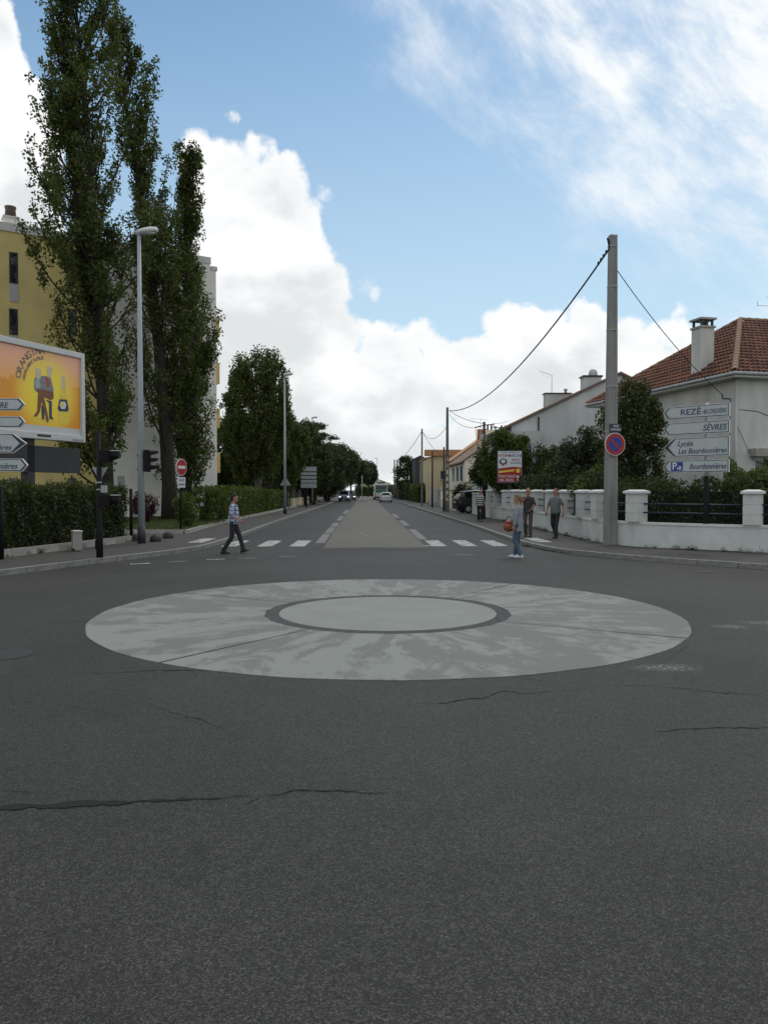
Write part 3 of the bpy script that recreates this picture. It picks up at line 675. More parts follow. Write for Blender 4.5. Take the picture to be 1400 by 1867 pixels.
part(MB().tube([(-.02, -.02, 4.7), (-.02, -.02, .2)], .05, 6), 'drainpipe', 'gutter', h3)
# pale blue porch of a low neighbour, nearer
pb = thing('blue_porch', 'small pale blue porch with dark windows by the cream house', 'porch', (9.9, 68, 0), 0)
part(MB().bx(0, 3.4, 0, 3, .1, 2.75), 'wall', 'pale_blue', pb); part(MB().prism([(-.3, 2.753), (3.7, 2.753), (1.7, 3.7)], -.3, 3.3), 'roof', 'slate', pb)
for k in range(3): window(pb, .5+k*1.0, 1.3, .6, 1.1, 0, 'frame_white', 'blue_paint')
h4, s4 = gable_house('orange_roofed_house', 'tan house with orange tiled roof beyond the cream house', (8.2, 104, 0), 0, 8.5, 12, 6.0, 6.9, 'tan_render', 'orange_tile', .2)
part(MB().prism([(-.25, 6.35), (8.75, 6.35), (8.75, 7.15), (-.25, 7.15)], -.5, 1.0), 'front_roof', 'orange_tile', h4)
window(h4, 2.2, 3.2, .8, 1.2, 0, sill='pale_concrete'); window(h4, 5.5, 3.2, .8, 1.2, 0, sill='pale_concrete')
h4b, _ = gable_house('terracotta_house', 'house with long terracotta roof between the cream and tan houses', (10.5, 93, 0), 0, 9, 8, 5.4, 8.6, 'cream_render', 'orange_tile', .3)
ch = part(MB().bx(3.2, 4.3, 2, 2.7, 7.4, 9.2), 'chimney', 'brick_pot', h4b)
h5, _ = gable_house('dark_house', 'narrow dark slate clad house past the tan house', (8.2, 128, 0), 0, 1.75, 8, 6.9, 7.3, 'slate', 'slate', .1)
h6, _ = gable_house('far_house', 'low pale house closing the far end of the street', (-1.5, 232, 0), 0, 9, 8, 3.6, 5.2, 'cream_render', 'brown_tile', .3)
for x in (2, 4.5, 7): window(h6, x, 1.2, 1.0, 1.3, 0)
h7, _ = gable_house('far_white_house', 'small white house with red gable behind the left street trees', (-9.7, 101, 0), .0, 2.2, 8, 3.4, 5.0, 'white_render', 'red_tile', .3)

# ------------------------------------------------------------------ garden walls and gates
mat('wall_white', (.51, .53, .505), .85, .10, 2.2, .2, 40, c2=(.60, .62, .595), stretch=(1, 1, .7), detail=8); mat('rail_blue', (.012, .016, .045), .45, .1); mat('cap_white', (.60, .62, .60), .8, .08, 3, .2, 40)
gw = thing('garden_wall', 'low white garden wall with square pillars and dark blue rails at the corner', 'wall')
PIL = [(7.85, y) for y in (49, 46.2, 43.4, 40.7, 38.1, 35.5, 32.9, 30.4, 28.0)]+[(7.85, 26.05), (8.32, 23.85), (10.78, 21.55), (13.6, 20.3)]
run = [(7.85, 50.2)]+PIL+[(17, 19.0), (22, 17.3)]
fine_run = smooth(run, .4)
def strip_wall(line, w, z0, z1):
    a = offset(line, w/2); b = offset(line, -w/2); n = len(line); vs = zz(a, z0)+zz(b, z0)+zz(a, z1)+zz(b, z1); fs = []
    for i in range(n-1):
        fs += [(i, i+1, 2*n+i+1, 2*n+i), (n+i+1, n+i, 3*n+i, 3*n+i+1), (2*n+i, 2*n+i+1, 3*n+i+1, 3*n+i), (i+1, i, n+i, n+i+1)]
    fs += [(0, 2*n, 3*n, n), (n-1, 2*n-1, 4*n-1, 3*n-1)]
    return MB().add(vs, fs)
part(strip_wall(fine_run, .24, .1, .80), 'base_wall', 'wall_white', gw); part(strip_wall(fine_run, .30, .803, .87), 'coping', 'cap_white', gw)
def pillar(pos, rz, parent, w=.46, h=.86, z=.873):
    mb = MB(); n = 3; hh = h/n
    for i in range(n):
        mb.box((0, 0, z+hh*i+(hh-.018)/2), (w, w, hh-.018)); mb.box((0, 0, z+hh*(i+1)-.009), (w-.03, w-.03, .018))
    o = part(mb, 'pillar', 'wall_white', parent, (pos[0], pos[1], 0)); o.rotation_euler = (0, 0, rz)
    part(MB().box((0, 0, z+h+.038), (w+.12, w+.12, .07)).box((0, 0, z+h+.098), (w+.12, w+.12, .05), 0, .5), 'cap', 'cap_white', o); return o
for i, p in enumerate(PIL):
    a = Vector(PIL[max(i-1, 0)]); b = Vector(PIL[min(i+1, len(PIL)-1)]); t = b-a
    pillar(p, math.atan2(t.y, t.x), gw)
    if i+1 < len(PIL):
        q = PIL[i+1]
        for z in (1.16, 1.42): part(MB().tube([(p[0], p[1], z), (q[0], q[1], z)], .024, 6), 'rail', 'rail_blue', gw)
        for e in (.3, ) if i >= 9 else ():
            pass
sw = thing('slatted_wall', 'short white wall of narrow pillars beside the driveway car', 'wall')
part(MB().bx(7.75, 7.99, 51.9, 56.6, .1, .85), 'base_wall', 'wall_white', sw); part(MB().bx(7.72, 8.02, 51.9, 56.6, 1.56, 1.64), 'coping', 'cap_white', sw)
for y in (52.1, 53.2, 54.3, 55.4, 56.4): part(MB().bx(7.76, 7.98, y-.22, y+.22, .853, 1.557), 'post', 'wall_white', sw)
cwl = thing('cream_wall', 'cream garden wall with orange brick panel and stone caps', 'wall')
part(MB().bx(7.6, 7.85, 66, 78, .1, .95), 'base_wall', 'cream_render', cwl)
for y in (66.2, 69.5, 73, 77.6): o = part(MB().bx(7.52, 7.93, y-.22, y+.22, .1, 1.75), 'pillar', 'cream_render', cwl); part(MB().bx(7.46, 7.99, y-.28, y+.28, 1.753, 1.86), 'cap', 'pale_concrete', o)
part(MB().bx(7.66, 7.80, 69.8, 72.7, .955, 1.5), 'brick_panel', 'brick_pot', cwl)
mat('gate_blue', (.25, .33, .38), .5, .06); mat('gate_grey', (.45, .47, .48), .5, .06)
gt = thing('metal_gate', 'blue grey metal gate with dark grille beside the cream wall', 'gate', (7.7, 79, 0))
part(MB().bx(-.04, .04, 0, 3.6, .14, 1.95), 'panel', 'gate_blue', gt); part(MB().bx(-.06, -.043, .5, 1.6, 1.15, 1.8), 'grille', 'frame_dark', gt)
for y in (-.1, 3.7): part(MB().bx(-.12, .12, y-.09, y+.09, .1, 2.1), 'post', 'gate_grey', gt)
gt2 = thing('grey_gate', 'plain light grey gate panels farther up the right pavement', 'gate', (7.5, 84, 0))
for k in range(3): part(MB().bx(-.04, .04, k*2.05, k*2.05+1.98, .14, 1.9), 'panel', 'gate_grey', gt2)
yw = thing('yellow_low_wall', 'low cream wall along the left pavement behind the lamp posts', 'wall')
part(MB().bx(-7.35, -7.1, 78, 112, .12, 1.0), 'base_wall', 'tan_render', yw)
for k in range(8): part(MB().bx(-7.30, -7.22, 78.2+k*4.2, 82.2+k*4.2, 1.003, 2.1), 'fence_panel', 'slate', yw)

# ------------------------------------------------------------------ trees and hedges
mat('bark', (.026, .022, .018), .95, .3, 6, .6, 25, stretch=(1, 1, .25)); mat('birch_bark', (.22, .21, .19), .9, .4, 5, .3, 20)
def bez(a, b, c, n=6): return [a*(1-t)**2+b*2*t*(1-t)+c*t*t for t in [i/n for i in range(n+1)]]
def poplar(label, base, H, rad, lean=(0, 0), nb=80, per=62, ls=.155, seed=1, zfree=.1, skew=(0, 0), trunk_r=.42, leaders=()):
    global rng; rng = np.random.default_rng(seed); rd = random.Random(seed)
    t = thing('poplar_tree', label, 'tree', base, 0, 'tall poplars before the apartment block')
    top = Vector((lean[0], lean[1], H*.97))
    tp = bez(Vector((0, 0, -.05)), Vector((lean[0]*.15, lean[1]*.15, H*.5)), top, 14)
    mb = MB().tube(tp, [trunk_r*(1.35 if i == 0 else 1)*(1-i/14)**.85+.03 for i in range(15)], 9)
    stems = [(tp, zfree, 1.0)]
    for (f0, ex, ez) in leaders:
        s = tp[int(f0*14)]; lp = bez(s, s+Vector((ex*.75, rd.uniform(-.6, .6), (ez*H-s.z)*.35)), Vector((tp[-1].x*f0+ex, rd.uniform(-.8, .8), ez*H)), 14); stems.append((lp, .12, .55)); mb.tube(lp, [trunk_r*.5*(1-i/15)+.02 for i in range(15)], 6)
    cl = []
    for (sp, zf, share) in stems:
        n = int(nb*share)
        for b in range(n):
            g = zf+(1-zf)*(b+rd.random())/n*.97; g = min(g, .985); x = g*14; i = min(13, int(x)); s = sp[i].lerp(sp[i+1], x-i); f = min(.99, s.z/H); az = rd.uniform(0, 6.283)
            prof = .62+.38*min(1, f/.28) if f < .30 else (1-((f-.30)/.70)**1.6*.86)
            if share < 1: prof *= .55
            ln = H*.15*(.5+.5*prof)*rd.uniform(.6, 1.3); out = rad*max(.10, prof)*(.12+1.05*rd.random()**.8)
            d = Vector((math.cos(az), math.sin(az), 0)); sk = Vector((skew[0], skew[1], 0))*prof*rd.random()
            e = s+d*out+sk+Vector((0, 0, ln)); m = s+(d*out+sk)*.75+Vector((0, 0, ln*.35))
            if e.z > H: e.z = H-rd.random()*.6
            bp = bez(s, m, e, 8); mb.tube(bp, [.06*(1-f*.6)*(1-i/9)+.012 for i in range(9)], 5, False)
            dens = rd.uniform(.45, 1.25)
            for i in range(3, 9):
                k2 = 1 if i < 5 else 2
                for k in range(k2):
                    r = rd.uniform(.20, .46)*(1.15-.40*f)*(1 if i < 8 else .8)
                    c = bp[i]+Vector((rd.gauss(0, .17), rd.gauss(0, .17), rd.gauss(0, .26)))
                    cl.append(clump(c, r, int(per*dens*(r/.40)**2*rd.uniform(.6, 1.2)), 1.45))
    part(mb, 'trunk', 'bark', t)
    leaves('crown', np.concatenate(cl), ls, 'poplar_leaf', t); return t
def onl(px, y, z=LZ): p = P(px, 900, y); return (p.x, p.y, z-.02)
poplar('tallest poplar with wide lower crown, nearest the yellow wall and billboard', onl(196, 38), 26.4, 3.0, (-1.35, 0), 104, 84, .152, 3, .04, (-.8, 0), .34, ((.32, -1.55, .93),))
poplar('second poplar with thick dark trunk leaning left beside the street lamp', onl(311, 42), 26.6, 1.95, (-2.9, 0), 94, 84, .152, 5, .12, (.25, 0), .37)
poplar('shortest narrow poplar against the white end wall', onl(338, 44.5), 20.7, 1.6, (.2, 0), 96, 84, .155, 8, .05, (.12, 0), .28)

def tree(name, label, base, H, rx, zc0, n, per, ls, leafm, seed, barkm='bark', droop=0.0, flat=1.0, tiers=None, ry=None, group=None, r=.5, trunk_r=.18, lean=0, hollow=.55):
    """rounded crown of leaf clumps from height zc0 to H, radius rx, carried by limbs"""
    global rng; rng = np.random.default_rng(seed); rd = random.Random(seed); ry = ry or rx
    t = thing(name, label, 'tree', base, 0, group); zc = (zc0+H)/2; rz = (H-zc0)/2
    mb = MB(); tp = bez(Vector((0, 0, -.05)), Vector((lean*.4, 0, zc*.6)), Vector((lean, 0, H*.9)), 8); mb.tube(tp, [trunk_r*(1-i/8*.88) for i in range(9)], 8)
    lob = [(rd.uniform(0, 6.28), rd.uniform(-1, 1), rd.uniform(.7, 1.2)) for _ in range(9)]; cl = []
    for i in range(n):
        while True:
            v = Vector((rd.uniform(-1, 1), rd.uniform(-1, 1), rd.uniform(-1, 1)))
            if 0.05 < v.length < 1: break
        q = v.length**hollow; d = v.normalized(); k = 1.0
        for (a, z, g) in lob:
            w = max(0, Vector((math.cos(a)*math.sqrt(1-z*z), math.sin(a)*math.sqrt(1-z*z), z)).dot(d)-.6)/.4; k += (g-1)*w
        k *= .88
        c = Vector((d.x*rx*q*k+lean, d.y*ry*q*k, zc+d.z*rz*q*min(k, 1.0)))
        if tiers:
            tt = round((c.z-zc0)/(H-zc0)*tiers)/tiers; c.z = zc0+tt*(H-zc0)+rd.gauss(0, .12)-.05*Vector((c.x, c.y)).length
        rr = r*rd.uniform(.6, 1.25)
        if droop:
            for s in range(3): cl.append(clump(c-Vector((rd.gauss(0, .12), rd.gauss(0, .12), s*rr*.9)), rr*(.75-.17*s), int(per*(.5-.12*s)), 1.5))
        else: cl.append(clump(c, rr, int(per*rd.uniform(.6, 1.3)), flat))
        if i % 3 == 0:
            f = min(.95, max(.15, (c.z-.4*rz)/H)); x = f*8; j = min(7, int(x)); s0 = tp[j].lerp(tp[j+1], x-j)
            mb.tube(bez(s0, (s0+c)/2+Vector((0, 0, .2*rz)), c, 4), [trunk_r*.32*(1-.8*u/4) for u in range(5)], 5, False)
    part(mb, 'trunk', barkm, t); leaves('crown', np.concatenate(cl), ls, leafm, t, flat=.35 if tiers else 0); return t
tree('birch_tree', 'weeping birch with loose hanging crown behind the trimmed hedge', onl(470, 60), 13.0, 2.75, 1.9, 430, 110, .175, 'birch_leaf', 21, 'birch_bark', 1, r=.55, trunk_r=.16)
tree('birch_tree', 'lower weeping birch beside the second street lamp', onl(525, 72), 9.4, 2.3, 1.0, 240, 100, .185, 'birch_leaf', 22, 'birch_bark', 1, r=.55, trunk_r=.14)
tree('leafy_tree', 'dark broad tree filling the gap under the birches', onl(436, 66), 8.0, 3.0, .5, 210, 110, .21, 'dull_leaf', 23, r=.6)
far = 'street trees down the left side'
tree('leafy_tree', 'mid green tree rising behind the back of the direction boards', onl(557, 84), 9.5, 2.9, 1.0, 190, 95, .21, 'dull_leaf', 24, r=.6, group=far)
tree('cedar_tree', 'dark cedar with flat layered top above the far lamps', onl(566, 98), 10.9, 3.9, 2.0, 230, 85, .24, 'dark_leaf', 25, flat=.4, tiers=7, r=.85, group=far)
tree('leafy_tree', 'dark rounded tree just past the cedar', onl(596, 112), 9.4, 3.0, 1.5, 150, 85, .26, 'dark_leaf', 26, r=.75, group=far)
tree('leafy_tree', 'browner tree between the cedar and the end of the row', onl(621, 126), 9.0, 2.9, 1.6, 140, 80, .28, 'dull_leaf', 27, r=.8, group=far)
tree('leafy_tree', 'tall dark tree over the oncoming cars', onl(640, 142), 8.6, 2.8, 2.4, 130, 80, .3, 'dark_leaf', 28, r=.8, group=far)
tree('leafy_tree', 'dark tree with bare trunk near the far bus', onl(654, 160), 8.0, 2.6, 2.7, 120, 80, .32, 'dark_leaf', 29, r=.8, group=far)
tree('leafy_tree', 'last rounded dark tree of the left row', onl(671, 190), 8.2, 2.6, 2.8, 120, 80, .36, 'dark_leaf', 30, r=.85, group=far)
tree('leafy_tree', 'dark understorey tree low behind the road sign boards', onl(573, 92), 5.2, 2.6, .3, 110, 80, .24, 'dull_leaf', 31, r=.7, group=far)
tree('leafy_tree', 'low dark tree between the third and fourth lamp', onl(600, 118), 5.2, 3.0, .3, 110, 80, .28, 'dull_leaf', 32, r=.8, group=far)
tree('leafy_tree', 'grey green tree behind the far utility poles on the right', P(742, 900, 140).xy[:]+(.1,), 8.2, 1.9, .8, 110, 75, .30, 'dull_leaf', 33, r=.75)
tree('leafy_tree', 'small dark tree by the dark slate house', P(764, 900, 135).xy[:]+(.1,), 5.0, 1.5, .4, 60, 70, .28, 'dark_leaf', 34, r=.7)
tree('laurel_tree', 'rounded olive green tree behind the supermarket panel', P(924, 900, 45.5).xy[:]+(.1,), 5.7, 1.6, .9, 195, 105, .13, 'hedge_leaf', 35, r=.38, ry=.62)
tree('fig_tree', 'dark spreading tree overhanging the thin wooden pole', P(890, 900, 57).xy[:]+(.1,), 4.7, 1.25, 1.5, 110, 85, .17, 'dark_leaf', 36, r=.45)
tree('garden_tree', 'dark bush tree just beside the supermarket panel', P(1003, 900, 44).xy[:]+(.1,), 4.3, 1.2, .3, 130, 100, .14, 'dull_leaf', 37, r=.45)
tree('garden_tree', 'loose dark tree standing before the grey gable', P(1068, 900, 34).xy[:]+(.1,), 4.7, 1.35, .5, 130, 100, .12, 'dark_leaf', 38, r=.38)
tree('garden_tree', 'tall green bush tree against the tiled house wall', P(1158, 900, 29.5).xy[:]+(.1,), 6.15, 1.35, .4, 210, 110, .11, 'dull_leaf', 39, r=.36)
tree('garden_tree', 'low green bush behind the no parking disc', P(1090, 900, 29.5).xy[:]+(.1,), 3.0, 1.1, .2, 90, 100, .11, 'hedge_leaf', 40, r=.33)

def hedge(name, label, line, w, h, n, ls, leafm, seed, wob=.12, cat='hedge', z=.12, core=True):
    global rng; rng = np.random.default_rng(seed)
    l = smooth(line, .3); L = np.array([(p.x, p.y) for p in l]); t = thing(name, label, cat, (0, 0, 0))
    idx = rng.uniform(0, len(L)-1, n); i = idx.astype(int); f = (idx-i)[:, None]; c = L[i]*(1-f)+L[np.minimum(i+1, len(L)-1)]*f
    d = L[np.minimum(i+1, len(L)-1)]-L[i]; d /= np.maximum(np.linalg.norm(d, axis=1, keepdims=True), 1e-6); nn = np.stack([-d[:, 1], d[:, 0]], 1)
    face = rng.uniform(0, 1, n); s = np.where(rng.uniform(0, 1, n) < .5, -1, 1)*np.where(face < .7, 1-rng.uniform(0, 1, n)**2*.35, rng.uniform(-1, 1, n))
    hh = h*(1+.06*np.sin(idx*1.9)+.05*np.sin(idx*.83+1)) ; zz_ = np.where(face < .7, rng.uniform(.0, 1, n)*hh, hh*(1-rng.uniform(0, 1, n)**2*.2))
    bumpy = wob*(np.sin(idx*2.7+zz_*4)+np.sin(idx*1.1-zz_*2.3))*.5
    p = c+nn*((w/2+bumpy)*s)[:, None]+rng.normal(0, .03, (n, 2)); Z = z+zz_+rng.normal(0, .05, n)
    leaves('foliage', np.column_stack([p, Z]), ls, leafm, t)
    if core: part(strip_wall(l, w*.62, z-.02, z+h*.86), 'branches', 'hedge_core', t)
    return t
mat('hedge_core', (.012, .016, .008), 1, .4, 8)
hedge('hedge', 'dense dark green hedge along the pavement under the billboard', [(-12.2, 12.5), (-9.95, 20.2), (-9.15, 23.3), (-8.35, 26.4)], 1.0, 1.78, 52000, .085, 'dull_leaf', 50)
hedge('hedge', 'trimmed bright green hedge behind the walking man in the checked shirt', [(-7.9, 41.5), (-7.75, 50), (-7.75, 57)], .95, 1.75, 20000, .12, 'hedge_leaf', 51)
hedge('hedge', 'rounded green hedge farther along the left pavement', [(-7.8, 58), (-7.8, 76)], 1.0, 1.6, 12000, .15, 'hedge_leaf', 52, .25)
hedge('hedge', 'tall green hedge behind the low cream wall', [(-8.2, 80), (-8.2, 122)], 1.2, 2.3, 9000, .24, 'hedge_leaf', 53, .3)
hedge('hedge', 'thick dark hedge behind the low white corner wall', [(8.75, 27.5), (9.0, 25.2), (10.2, 23.4), (12, 22.4), (16, 20.8), (20, 19.5)], 1.0, 1.95, 34000, .085, 'dull_leaf', 54, .25)
hedge('hedge', 'dark garden hedge behind the white pillars along the right pavement', [(8.75, 42), (8.85, 36), (8.75, 28)], .9, 2.25, 22000, .11, 'dark_leaf', 55, .2)
hedge('juniper', 'spreading juniper with feathery green sprays above the corner wall', [(11.2, 24.2), (14, 23.0), (19, 21.3)], 1.6, 2.35, 22000, .09, 'hedge_leaf', 56, .5, 'shrub')
hedge('hedge', 'long dark hedge closing the lots behind the birches', [(-15, 64), (-13, 90), (-11, 130)], 2.0, 4.2, 9000, .3, 'dark_leaf', 66, .4)
hedge('hedge', 'dark hedge along the far right pavement up to the bus', [(7.5, 128), (6.4, 215)], 1.4, 2.7, 6000, .34, 'dark_leaf', 67, .4)
hedge('hedge', 'clipped yellow green hedge far up the right pavement', [(7.6, 106), (7.6, 124)], 1.0, 2.4, 4000, .25, 'hedge_leaf', 57)
hedge('hedge', 'green hedge at the far end of the street', [(-2.5, 222), (5.5, 226)], 1.6, 2.6, 3500, .34, 'hedge_leaf', 58, .4)
def shrub(label, base, H, r, n, per, ls, m, seed, name='shrub', cr=.22):
    t = tree(name, label, base, H, r, .05, n, per, ls, m, seed, r=cr, trunk_r=.04); t['category'] = 'shrub'; return t
tree('garden_tree', 'dark bush between the panel and the loose dark tree', P(1032, 900, 37.5).xy[:]+(.1,), 3.7, 1.2, .2, 120, 100, .12, 'dull_leaf', 41, r=.4)
shrub('dark red leaved shrub behind the lamp post on the lawn', onl(262, 38), 1.55, .75, 60, 70, .09, 'red_leaf', 60)
shrub('tall slim green shrub beside the no entry sign', onl(338, 33.5), 1.75, .42, 60, 80, .08, 'hedge_leaf', 61)
shrub('loose airy green shrub before the white end wall', onl(376, 39), 2.1, .85, 70, 70, .10, 'hedge_leaf', 62)
shrub('low green shrub at the foot of the white wall corner', onl(398, 43), 1.6, .7, 50, 70, .10, 'hedge_leaf', 63)
shrub('dark bush against the wall beside the driveway car', P(846, 900, 63).xy[:]+(.1,), 2.4, .95, 60, 80, .14, 'dull_leaf', 64, cr=.4)
shrub('leafy branch tips at the right edge by the house wall', (13.9, 26.3, .1), 3.2, .55, 45, 60, .11, 'dull_leaf', 65)
# rough grass on the lawn behind the edging
rng = np.random.default_rng(70); ng_ = 30000
gx = rng.uniform(-13.5, -7.15, ng_); gy = rng.uniform(31.3, 47, ng_); keep = ~((gx > -8.4) & (gy > 41)); gx, gy = gx[keep], gy[keep]
g = leaves('grass', np.column_stack([gx, gy, LZ+rng.uniform(.0, .07, len(gx))]), .10, 'grass_blade', None, .2); tag(g, 'short rough grass on the lawn under the poplars', 'grass', None, 'stuff')

# ------------------------------------------------------------------ street furniture
mat('lamp_grey', (.33, .37, .40), .45, .05, 2, metal=0.0); mat('lamp_base', (.03, .035, .045), .6, .1); mat('lamp_glass', (.6, .62, .6), .3, .03); mat('lamp_head', (.55, .58, .57), .5, .04)
mat('black_metal', (.009, .009, .010), .75, .15, spec=.2); mat('sign_back', (.30, .34, .34), .5, .06, metal=0.0); mat('galv', (.40, .42, .43), .45, .08)
def lamp(label, loc, H=9.95, r0=.115, r1=.055):
    t = thing('street_lamp', label, 'street lamp', loc, 0, 'street lamps on the left pavement')
    part(MB().tube([(0, 0, .55), (0, 0, H*.5), (0, 0, H-.12)], [r0, (r0+r1)/2, r1], 14), 'pole', 'lamp_grey', t)
    part(MB().tube([(0, 0, -.02), (0, 0, .55)], [r0*1.12, r0*1.06], 14), 'base', 'lamp_base', t)
    prof = []
    for (x, w, zt, zb) in ((-.10, .07, .02, -.10), (.0, .13, .06, -.12), (.18, .17, .12, -.09), (.38, .17, .16, -.05), (.54, .13, .15, -.02), (.60, .05, .11, .02)):
        prof.append([(x, w*math.cos(R(a)), (zt if math.sin(R(a)) > 0 else -zb)*math.sin(R(a))) for a in range(0, 360, 30)])
    h = part(MB().loft(prof), 'lamp_head', 'lamp_head', t, (0, 0, H-.02)); part(MB().ell((.3, 0, -.04), (.22, .13, .05), 12, 6), 'lens', 'lamp_glass', h)
    return t
l1 = lamp('near tall grey street lamp at the driveway, traffic signal on its pole', (-7.2, 25.5, PZ), 10.0)
def lampcopy(label, x, y):
    c = copy_tree(l1); c.location = (x, y, PZ); c['label'] = label; return c
lampcopy('second street lamp from the junction, beside the birches', -5.72, 56.5)
lampcopy('third street lamp, standing just right of the back of the direction boards', -5.98, 90); lampcopy('fourth street lamp with a round sign on its pole', -6.0, 118); lampcopy('fifth street lamp, past the cedar', -6.3, 152)
lf = lampcopy('far street lamp on the right showing above the bus', 3.2, 205); lf.rotation_euler = (0, 0, math.pi)
mast = thing('floodlight_mast', 'far mast with three floodlights above the trees', 'mast', (21, 120, 0))
part(MB().tube([(0, 0, 0), (0, 0, 11.3)], .07, 6), 'pole', 'galv', mast); part(MB().tube([(-1.1, 0, 11.3), (1.1, 0, 11.3)], .04, 5), 'arm', 'galv', mast)
for x in (-1.1, 0, 1.1): part(MB().box((x, 0, 11.42), (.6, .4, .16)), 'floodlight', 'frame_dark', mast)

# traffic signals
glassm = [mat('signal_red', (.10, .01, .01), .3), mat('signal_amber', (.12, .06, .01), .3), mat('signal_green', (.01, .07, .04), .3)]
def head(parent, o, n, pitch=.24, s=1.0):
    """signal head facing +x, housing on the -x side, lamps with visors"""
    h = part(MB().bx(-.11*s, .05*s, -.15*s, .15*s, -n*pitch/2, n*pitch/2), 'signal_head', 'black_metal', parent, o, .02)
    for i in range(n):
        z = (n/2-i-.5)*pitch; vis = []
        for a in range(-20, 201, 20):
            ca, sa = math.cos(R(a)), math.sin(R(a)); vis.append(((.05*s, .105*s*ca, z+.105*s*sa), ((.30 if sa > 0 else .12)*s, .10*s*ca, z+.10*s*sa-.01)))
        vs = [p for q in vis for p in q]; vs2 = [(x, y*.93, (zc_-z)*.93+z) for x, y, zc_ in vs]; k = len(vs)
        part(MB().add(vs+vs2, [(2*j, 2*j+1, 2*j+3, 2*j+2) for j in range(len(vis)-1)]+[(k+2*j+2, k+2*j+3, k+2*j+1, k+2*j) for j in range(len(vis)-1)]), 'visor', 'black_metal', h)
        part(MB().ell((.05*s, 0, z), (.02, .085*s, .085*s), 12, 6), 'lens', glassm[i % 3] if n == 3 else glassm[2-i % 3], h)
    return h
part(MB().bx(-.12, .16, -.03, .03, 2.35, 2.41).bx(-.12, .16, -.03, .03, 2.8, 2.86), 'signal_bracket', 'black_metal', l1); head(l1, (.235, 0, 2.66), 3, .235, 1.0)
ts = thing('traffic_signal', 'black traffic signal post with two box heads beside the pavement kerb', 'traffic light', (-6.72, 20.05, PZ))
part(MB().tube([(0, 0, -.02), (0, 0, .8), (0, 0, .82), (0, 0, 3.2)], [.085, .08, .06, .055], 14), 'post', 'black_metal', ts); part(MB().ell((0, 0, 3.2), (.055, .055, .03), 12, 6), 'cap', 'black_metal', ts)
for z, nm in ((2.58, 'upper'), (1.46, 'lower')):
    hb = part(MB().bx(.07, .30, -.16, .16, z-.15, z+.15), 'signal_box', 'black_metal', ts, None, .02)
    vis = [[(x, .14*math.cos(R(a)), z+.01+(.13 if math.sin(R(a)) > 0 else k)*math.sin(R(a))) for a in range(0, 360, 30)] for x, k in ((.30, .14), (.52, .06))]
    part(MB().loft(vis), 'visor', 'black_metal', hb); part(MB().bx(.32, .52, -.10, .10, z+.125, z+.15), 'visor_top', 'galv', hb)
tri = part(MB().prism([(-.19, 2.28), (.19, 2.28), (0, 1.94)], .062, .075), 'give_way_back', 'sign_back', ts); part(MB().bx(-.2, .2, .06, .08, 2.275, 2.295), 'edge', 'galv', tri)
part(MB().bx(.06, .19, -.06, .06, 1.66, 1.84), 'control_box', 'sign_back', ts)
for z in (1.9, 1.72): part(MB().cyl((0, 0, z), .066, .03, 12), 'band', 'galv', ts)

# small cabinet, stone balls, bollard posts
mat('cabinet_white', (.62, .60, .52), .6, .05); mat('cabinet_grey', (.30, .29, .27), .7, .06); mat('rubber_dark', (.025, .026, .028), .7, .2, 5)
cb_ = thing('utility_cabinet', 'small white metering cabinet at the foot of the hedge', 'cabinet', (-8.14, 22.35, PZ), R(-58))
part(MB().bx(-.17, .17, -.08, .12, .02, .55), 'body', 'cabinet_grey', cb_, None, .01); part(MB().bx(-.15, .15, -.105, -.083, .08, .54), 'door', 'cabinet_white', cb_); part(MB().bx(-.19, .19, -.12, .14, .553, .58), 'lid', 'cabinet_white', cb_); part(MB().bx(-.10, .10, -.10, -.083, .02, .07), 'vent', 'black_metal', cb_)
bl = [('stone ball beside the hedge end', -7.72, 26.75), ('stone ball just right of the near lamp base', -6.98, 26.35), ('stone ball nearest the lawn kerb', -7.0, 28.1)]
me = MB().lathe([(.17, 0), (.19, .04), (.185, .11), (.14, .19), (.07, .235), (0, .245)], (0, 0, 0), 18).mesh('stone_ball')
for lb, x, y in bl: o = mk('stone_ball', me, 'rubber_dark'); o.location = (x, y, PZ); tag(o, 'dark half-round '+lb, 'bollard', 'stone balls blocking the driveway')
def post(label, x, y, h, r=.05, z=PZ, group=None):
    t = thing('fence_post', label, 'post', (x, y, z), 0, group); part(MB().cyl((0, 0, -.05), r, h, 12), 'shaft', 'black_metal', t); part(MB().ell((0, 0, h-.05), (r*1.05, r*1.05, .02), 12, 4), 'cap', 'black_metal', t)
post('black post at the hedge end beside the lamp', -7.93, 26.85, 1.8, .055); q = P(2, 900, 19.7); post('black post standing in front of the hedge at the picture edge', q.x, q.y, 1.85, .06)
q = P(175, 900, 23); post('short black stub post beside the cabinet', q.x+.02, q.y, .3, .05)

